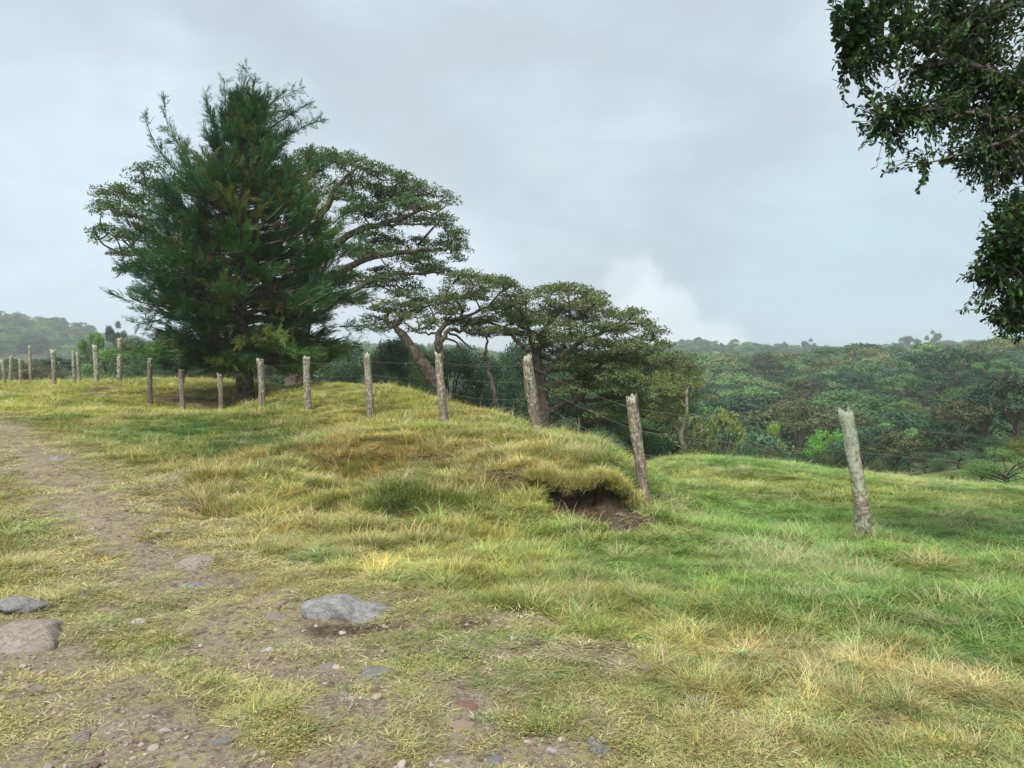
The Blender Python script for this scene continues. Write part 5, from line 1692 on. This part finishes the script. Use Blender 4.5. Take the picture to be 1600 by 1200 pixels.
# shrubs and trees just beyond the brow of the bank: px, top py, distance, width px, kind, tint, label
DK = (0.045, 0.095, 0.045); MG = (0.07, 0.14, 0.055); LG = (0.15, 0.28, 0.08); OL = (0.10, 0.12, 0.045); YGT = (0.15, 0.19, 0.045)
NEAR = [
    (1445, 700, 52, 70, 'bush', DK, 'dark bush at the forest foot behind the low yellow green shrub'),
    (1500, 700, 48, 70, 'bush', MG, 'mid green bush between the low yellow shrub and the bright shrub at right'),
    (1545, 680, 55, 80, 'bush', DK, 'dark bush rising behind the smaller leafy shrub at the right border'),
    (1400, 705, 56, 60, 'bush', MG, 'round green bush at the forest foot right of the low dull bush'),
    (680, 590, 27.5, 80, 'bush', MG, 'leafy bush tucked against the base of the gnarled leaning trunk'),
    (770, 600, 33, 110, 'bush', DK, 'wide dark bush midway between the leaning grey post and the thick brown post'),
    (860, 600, 33, 110, 'bush', DK, 'wide dark bush directly under the umbrella-crowned tree'),
    (925, 620, 32, 100, 'bush', DK, 'dark bush between the thick brown post and the split post, deep in shade'),
    (985, 600, 33, 90, 'bush', MG, 'shaded bush under the right tip of the umbrella-crowned tree'),
    (1070, 610, 36, 90, 'round', MG, 'mid green tree standing behind the pale-trunked tree'),
    (640, 530, 40, 110, 'round', DK, 'dark tree deep behind the gnarled tree, left of its trunk'),
    (545, 540, 36, 90, 'bush', DK, 'tall dark bush filling the gap right of the cypress skirt'),
    (565, 560, 33, 100, 'bush', DK, 'dark bush showing low between the cypress and the upright flat-topped post'),
    (612, 520, 35, 90, 'round', DK, 'dark rounded tree under the left tip of the gnarled tree'),
    (650, 560, 30, 90, 'bush', LG, 'brighter green leafy bush between the two grey posts below the gnarled tree'),
    (610, 575, 28, 70, 'bush', MG, 'mid green bush low on the brow right of the flat-topped post'),
    (705, 530, 38, 100, 'round', DK, 'dark tree behind the leaning grey post'),
    (760, 545, 38, 110, 'round', DK, 'dark tree in the gap between the leaning grey post and the thick brown post'),
    (735, 600, 30, 90, 'bush', DK, 'dark bush low in the gap right of the leaning grey post'),
    (800, 590, 28, 100, 'bush', DK, 'dark bush left of the foot of the thick brown post'),
    (820, 520, 42, 120, 'round', DK, 'dark tree behind the thick brown leaning post'),
    (890, 560, 38, 110, 'round', MG, 'shaded tree under the middle of the umbrella-crowned tree'),
    (880, 640, 25, 80, 'bush', MG, 'bush just beyond the brow, right of the thick brown post'),
    (940, 655, 24, 80, 'bush', MG, 'bush just beyond the brow, left of the split post'),
    (950, 590, 36, 110, 'round', MG, 'shaded tree under the right part of the umbrella-crowned tree'),
    (1010, 610, 36, 100, 'round', LG, 'bluish green tree behind the top of the split post'),
    (1040, 680, 32, 80, 'bush', DK, 'dark bush at the meadow edge right of the split post'),
    (1000, 670, 30, 70, 'bush', DK, 'dark bush behind the split post'),
    (1110, 690, 33, 60, 'bush', DK, 'dark bush at the foot of the pale-trunked tree'),
    (520, 590, 30, 80, 'bush', DK, 'dark bush below the right skirt of the cypress'),
    (450, 585, 34, 90, 'bush', DK, 'dark bush behind the stout pale post'),
    (1160, 672, 38, 90, 'bush', MG, 'leafy green bush at the meadow edge, left of the greyish bush'),
    (1200, 690, 36, 70, 'bush', OL, 'greyish olive bush at the meadow edge'),
    (1250, 690, 40, 70, 'bush', DK, 'dark bush at the meadow edge left of the lichen-covered post'),
    (1295, 700, 38, 50, 'bush', OL, 'low dull bush directly left of the lichen-covered post'),
    (1370, 712, 36, 50, 'bush', OL, 'low dull bush directly right of the lichen-covered post'),
    (1485, 735, 24, 60, 'bush', YGT, 'low yellow green shrub on the far brow of the meadow'),
    (1575, 695, 25, 90, 'bush', LG, 'bright leafy shrub at the right border of the meadow'),
    (1535, 715, 27, 60, 'bush', LG, 'smaller leafy shrub left of the bright one at the right border'),
    (1610, 672, 29, 70, 'bush', YGT, 'yellowish shrub cut off by the right border'),
    (215, 525, 46, 70, 'bush', MG, 'leafy green bush between the tall pale post and the cypress'),
    (258, 520, 44, 70, 'bush', DK, 'dark green bush touching the left side of the cypress'),
    (165, 535, 48, 56, 'bush', LG, 'light green bush behind the stout whitish post'),
    (285, 540, 40, 70, 'bush', DK, 'dark bush seen behind the lower left cypress branches'),
    (145, 520, 52, 30, 'spread', LG, 'small palm-like tree rising above the bushes at left'),
    (100, 575, 44, 44, 'bush', MG, 'low green bush between the pale posts at left'),
    (60, 565, 44, 54, 'bush', (0.13, 0.11, 0.065), 'brownish dry shrub behind the pale posts at left'),
    (20, 575, 50, 50, 'bush', MG, 'green bush in the gap between the leftmost posts'),
    (235, 575, 34, 50, 'bush', MG, 'low bush on the mound behind the slim post'),
    (335, 560, 38, 90, 'round', DK, 'dark tree hidden behind the cypress trunk'),
    (420, 540, 42, 100, 'round', DK, 'dark tree behind the right half of the cypress'),
]
for (px, ty, Y, wp, kd, tint, lab) in NEAR:
    p = W(px, 600, Y)
    zg = Hs(p.x, Y)
    h = W(px, ty, Y).z - zg
    wfac = wp / FPX * Y / h / 0.95
    put_tree('bush' if kd == 'bush' else 'broadleaf_tree', kd, p.x, Y, h, max(wfac, 0.35), tint, lab, 'bush' if kd == 'bush' else 'tree',
             'bushes and trees along the brow', hires=(kd in HI and Y < 45))

# special trees standing out in the valley forest: px, top py, distance, width px, kind, tint, label
SPEC = [
    (1297, 652, 75, 58, 'bush', (0.15, 0.42, 0.04), 'vivid bright green tree just left of the lichen-covered post'),
    (1208, 655, 85, 36, 'round', (0.24, 0.36, 0.05), 'small yellow green tree between the vivid green tree and the olive tree'),
    (1125, 630, 70, 84, 'round', (0.19, 0.24, 0.05), 'broad olive yellow tree at the left end of the valley forest'),
    (1100, 655, 60, 50, 'round', (0.11, 0.15, 0.03), 'yellow green tree next to the pale-trunked tree'),
    (1250, 622, 95, 60, 'spread', (0.11, 0.14, 0.045), 'pale-topped spreading tree above the vivid green tree'),
    (1400, 626, 110, 52, 'spread', (0.13, 0.22, 0.04), 'light green flat-topped tree right of the lichen-covered post'),
    (1358, 592, 130, 18, 'cone', DK, 'dark conical tree, leftmost of a row of three in the valley forest'),
    (1376, 594, 128, 18, 'cone', DK, 'dark conical tree, middle one of a row of three in the valley forest'),
    (1395, 591, 130, 20, 'cone', DK, 'dark conical tree, rightmost of a row of three in the valley forest'),
    (1443, 608, 120, 30, 'round', DK, 'small dark mushroom-shaped tree right of the three dark cones'),
    (1495, 562, 130, 36, 'round', (0.06, 0.11, 0.045), 'tall pale green tree rising above the forest at right'),
    (1215, 614, 110, 20, 'round', (0.16, 0.075, 0.045), 'small reddish brown tree in the middle of the valley forest'),
    (1255, 592, 140, 60, 'round', (0.075, 0.07, 0.04), 'brownish dark tree above the reddish one'),
    (1195, 551, 190, 60, 'round', (0.055, 0.075, 0.035), 'big dark tree crown high on the slope below the pale field'),
    (1540, 600, 62, 90, 'round', (0.035, 0.065, 0.033), 'large dark tree at the forest edge near the right border'),
    (1590, 575, 60, 100, 'round', (0.04, 0.07, 0.035), 'large dark tree cut off by the right border'),
    (1500, 625, 60, 70, 'spread', (0.09, 0.10, 0.05), 'dull brownish green tree with pale branches at the forest edge'),
    (1470, 650, 58, 60, 'round', (0.035, 0.07, 0.03), 'dark tree at the forest edge above the low yellow shrub'),
    (1265, 529, 600, 17, 'spread', DK, 'lone flat-topped tree poking above the far ridge in the middle'),
    (1225, 534, 600, 14, 'spread', DK, 'small round tree poking above the far ridge, left of the lone flat-topped one'),
    (1457, 516, 620, 16, 'spread', DK, 'tallest thin flat-topped tree on the far ridge'),
    (1420, 525, 620, 24, 'spread', DK, 'rounded tree on the far ridge left of the tallest thin one'),
    (184, 502, 160, 22, 'spread', DK, 'isolated dark tree on the skyline left of the cypress'),
]
for (px, ty, Y, wp, kd, tint, lab) in SPEC:
    p = W(px, 600, Y)
    zg = Hs(p.x, Y)
    h = max(W(px, ty, Y).z - zg, 1.5)
    put_tree('conifer_tree' if kd == 'cone' else 'broadleaf_tree', kd, p.x, Y, h, wp / FPX * Y / h / 0.85, tint, lab, 'tree', 'trees standing out in the valley')


def far_forest():
    """individual trees down in the valley, then the hillsides as one wood"""
    tints = [((0.03, 0.075, 0.03), 'dark green'), ((0.065, 0.14, 0.045), 'mid green'), ((0.11, 0.22, 0.06), 'fresh green'), ((0.14, 0.17, 0.06), 'olive'), ((0.055, 0.125, 0.065), 'bluish green')]
    rng = np.random.default_rng(77)
    cnt = 0
    pts = []
    Y = 56.0
    while Y < 175 and cnt < 235:
        step = 4.9 + 0.022 * (Y - 56)
        X0, X1 = (930 - 800) / FPX * Y, (1680 - 800) / FPX * Y
        x = X0 + rng.random() * step
        while x < X1:
            px = 800 + x / Y * FPX
            xx, yy = x + rng.normal(0, 0.9), Y + rng.normal(0, 1.2)
            x += step * (0.85 + 0.4 * rng.random())
            if Y < 60 and px > 1400:
                continue
            zg = Hs(xx, yy)
            kd = ['round', 'round', 'round', 'spread', 'spread', 'bush', 'cone'][int(rng.random() * 6.15)]
            if px > 1390 and Y < 110:
                kd = 'bush' if rng.random() < 0.5 else 'round'
            ylim = np.interp(Y, [56, 75, 100, 140, 175], [682, 652, 620, 592, 572]) + rng.normal(0, 9) - 28 * float(sstep(px, 1400, 1520))
            h = float(np.clip(CAMZ + (570 - ylim) / FPX * Y - zg, 3.0, 10.5))
            if any(abs(q[0] - px) < q[3] * 0.62 + 8 and -30 < Y - q[2] < 6 for q in SPEC):
                continue
            wf = {'round': 1.25, 'spread': 1.15, 'bush': 1.2, 'cone': 1.2}[kd] * rng.uniform(0.85, 1.25)
            ti, tn = tints[int(rng.random() * 5)]
            hor = ['behind the umbrella-crowned tree', 'behind the pale-trunked tree', 'above the greyish olive bush', 'just left of the lichen post', 'just right of the lichen post', 'beyond the low yellow shrub', 'near the right border'][int(np.searchsorted([1040, 1130, 1230, 1315, 1400, 1490], px))]
            ver = ['lowest on', 'low on', 'halfway up', 'high on'][int(np.searchsorted([75, 105, 140], Y))]
            shp = {'round': 'rounded', 'spread': 'flat-topped', 'bush': 'bushy', 'cone': 'pointed'}[kd]
            put_tree('forest_tree', kd, xx, yy, h, wf, tuple(np.array(ti) * rng.uniform(0.62, 1.5)),
                     '%s %s%s tree %s the wooded slope, %s' % (tn, 'tall ' if h > 7.5 else ('small ' if h < 4.2 else ('broad ' if wf > 1.3 else '')), shp, ver, hor), 'tree', 'trees of the valley forest')
            cnt += 1
        Y += step * 0.92
    yend = Y
    # the wood beyond
    meshes = []
    for kd, sd_ in (('round', 901), ('round', 902), ('bush', 903), ('bush', 904), ('round', 905), ('cone', 906)):
        tm, cm = tree_meshes(kd, sd_, 0.05, 2300, M_FARLEAF)
        meshes.append(cm)
    coll = source_collection('wood_sources', meshes)
    X = []; S = []; I = []; C = []
    N = 17000
    yy = yend + (980 - yend) * rng.random(N) ** 0.85
    th = np.where(rng.random(N) < 0.62, R(5) + R(33) * rng.random(N), R(-40) + R(50) * rng.random(N))
    xx = yy * np.tan(th)
    px = 800 + xx / yy * FPX
    zz = H(xx, yy)
    # clearings: pale pasture high on the far slope, open ground close behind the left fence
    d = np.hypot((px - 1122) / 42, (yy - 592) / 55)
    keep = (d > 1)
    keep &= ~((px < 560) & (yy < 210) & (zz < 3) & (fbm(xx / 30, yy / 30, 5, 2) < 0.5))
    keep &= zz > -40
    keep &= ~((px < 270) & (yy < 430))
    xx, yy, zz = xx[keep], yy[keep], zz[keep]
    n = len(xx)
    h = (rng.uniform(5.5, 9.5, n) + 6 * rng.random(n) ** 6) * np.interp(yy, [170, 350, 600], [0.8, 0.85, 1.1])
    w = h * rng.uniform(0.85, 1.35, n)
    pal = np.array([t[0] for t in tints])
    patch = fbm(xx / 35, yy / 35, 15, 2)
    ci = np.clip((rng.random(n) * 3 + patch * 4 - 1.2).astype(int), 0, 4)
    col = pal[ci] * np.array([1.1, 1.08, 0.95]) * (0.6 + 0.9 * rng.random((n, 1)) ** 1.4)
    rot = np.stack([np.zeros(n), np.zeros(n), rng.random(n) * 6.28], 1)
    scatter_object('forest', np.stack([xx, yy, zz - 0.3], 1), rot, np.stack([w, w, h], 1), (rng.random(n) * 5.2).astype(int), col, coll, 'tint',
                   'continuous dark green wood covering the far hillsides', 'forest')
    # hedge of trees across the fields at left, 60 to 150 m away
    for i in range(46):
        pxx = -40 + 600 * i / 46 + rng.normal(0, 6)
        Yd = rng.uniform(75, 150)
        xw = (pxx - 800) / FPX * Yd
        tyy = np.interp(pxx, [-40, 40, 100, 160, 220, 300, 560], [578, 574, 562, 540, 528, 524, 540]) + rng.normal(6, 5)
        h = max(W(pxx, tyy, Yd).z - Hs(xw, Yd), 2.5)
        k = i % 2
        put_tree('hedgerow_tree', 'round' if i % 3 else 'bush', xw, Yd, h, 1.0 + 0.4 * rng.random(), (DK, MG)[k], '%s %s%s tree in the far tree line, %s' % (('dark green', 'paler green')[k], 'tall ' if h > 9 else ('low ' if h < 6 else ''), 'rounded' if i % 3 else 'bushy', ['behind the leftmost posts', 'behind the brown shrub', 'behind the stout whitish post', 'right of the tall pale post', 'behind the cypress, left half', 'behind the cypress, right half', 'right of the cypress'][int(np.searchsorted([50, 110, 170, 230, 370, 500], pxx))]), 'tree', 'distant tree line at left')


far_forest()

# ------------------------------------------------------------------ thin mist in the air
def haze():
    x0, x1, y0, y1, z0, z1 = -1110, 1110, -70, 1410, -60, 75
    v = [(x0, y0, z0), (x1, y0, z0), (x1, y1, z0), (x0, y1, z0), (x0, y0, z1), (x1, y0, z1), (x1, y1, z1), (x0, y1, z1)]
    f = [0, 3, 2, 1, 4, 5, 6, 7, 0, 1, 5, 4, 1, 2, 6, 5, 2, 3, 7, 6, 3, 0, 4, 7]
    m, t, out = new_mat('mist')
    pv = t.new('ShaderNodeVolumePrincipled')
    pv.inputs['Color'].default_value = (0.86, 0.93, 1.0, 1)
    pv.inputs['Density'].default_value = 0.00055
    pv.inputs['Anisotropy'].default_value = 0.1
    t.l.new(pv.outputs[0], out.inputs['Volume'])
    o = link('haze', np_mesh('haze', v, f, [4] * 6, [m]))
    tag(o, 'thin pale mist in the air over the valley', 'haze', kind='stuff')


haze()
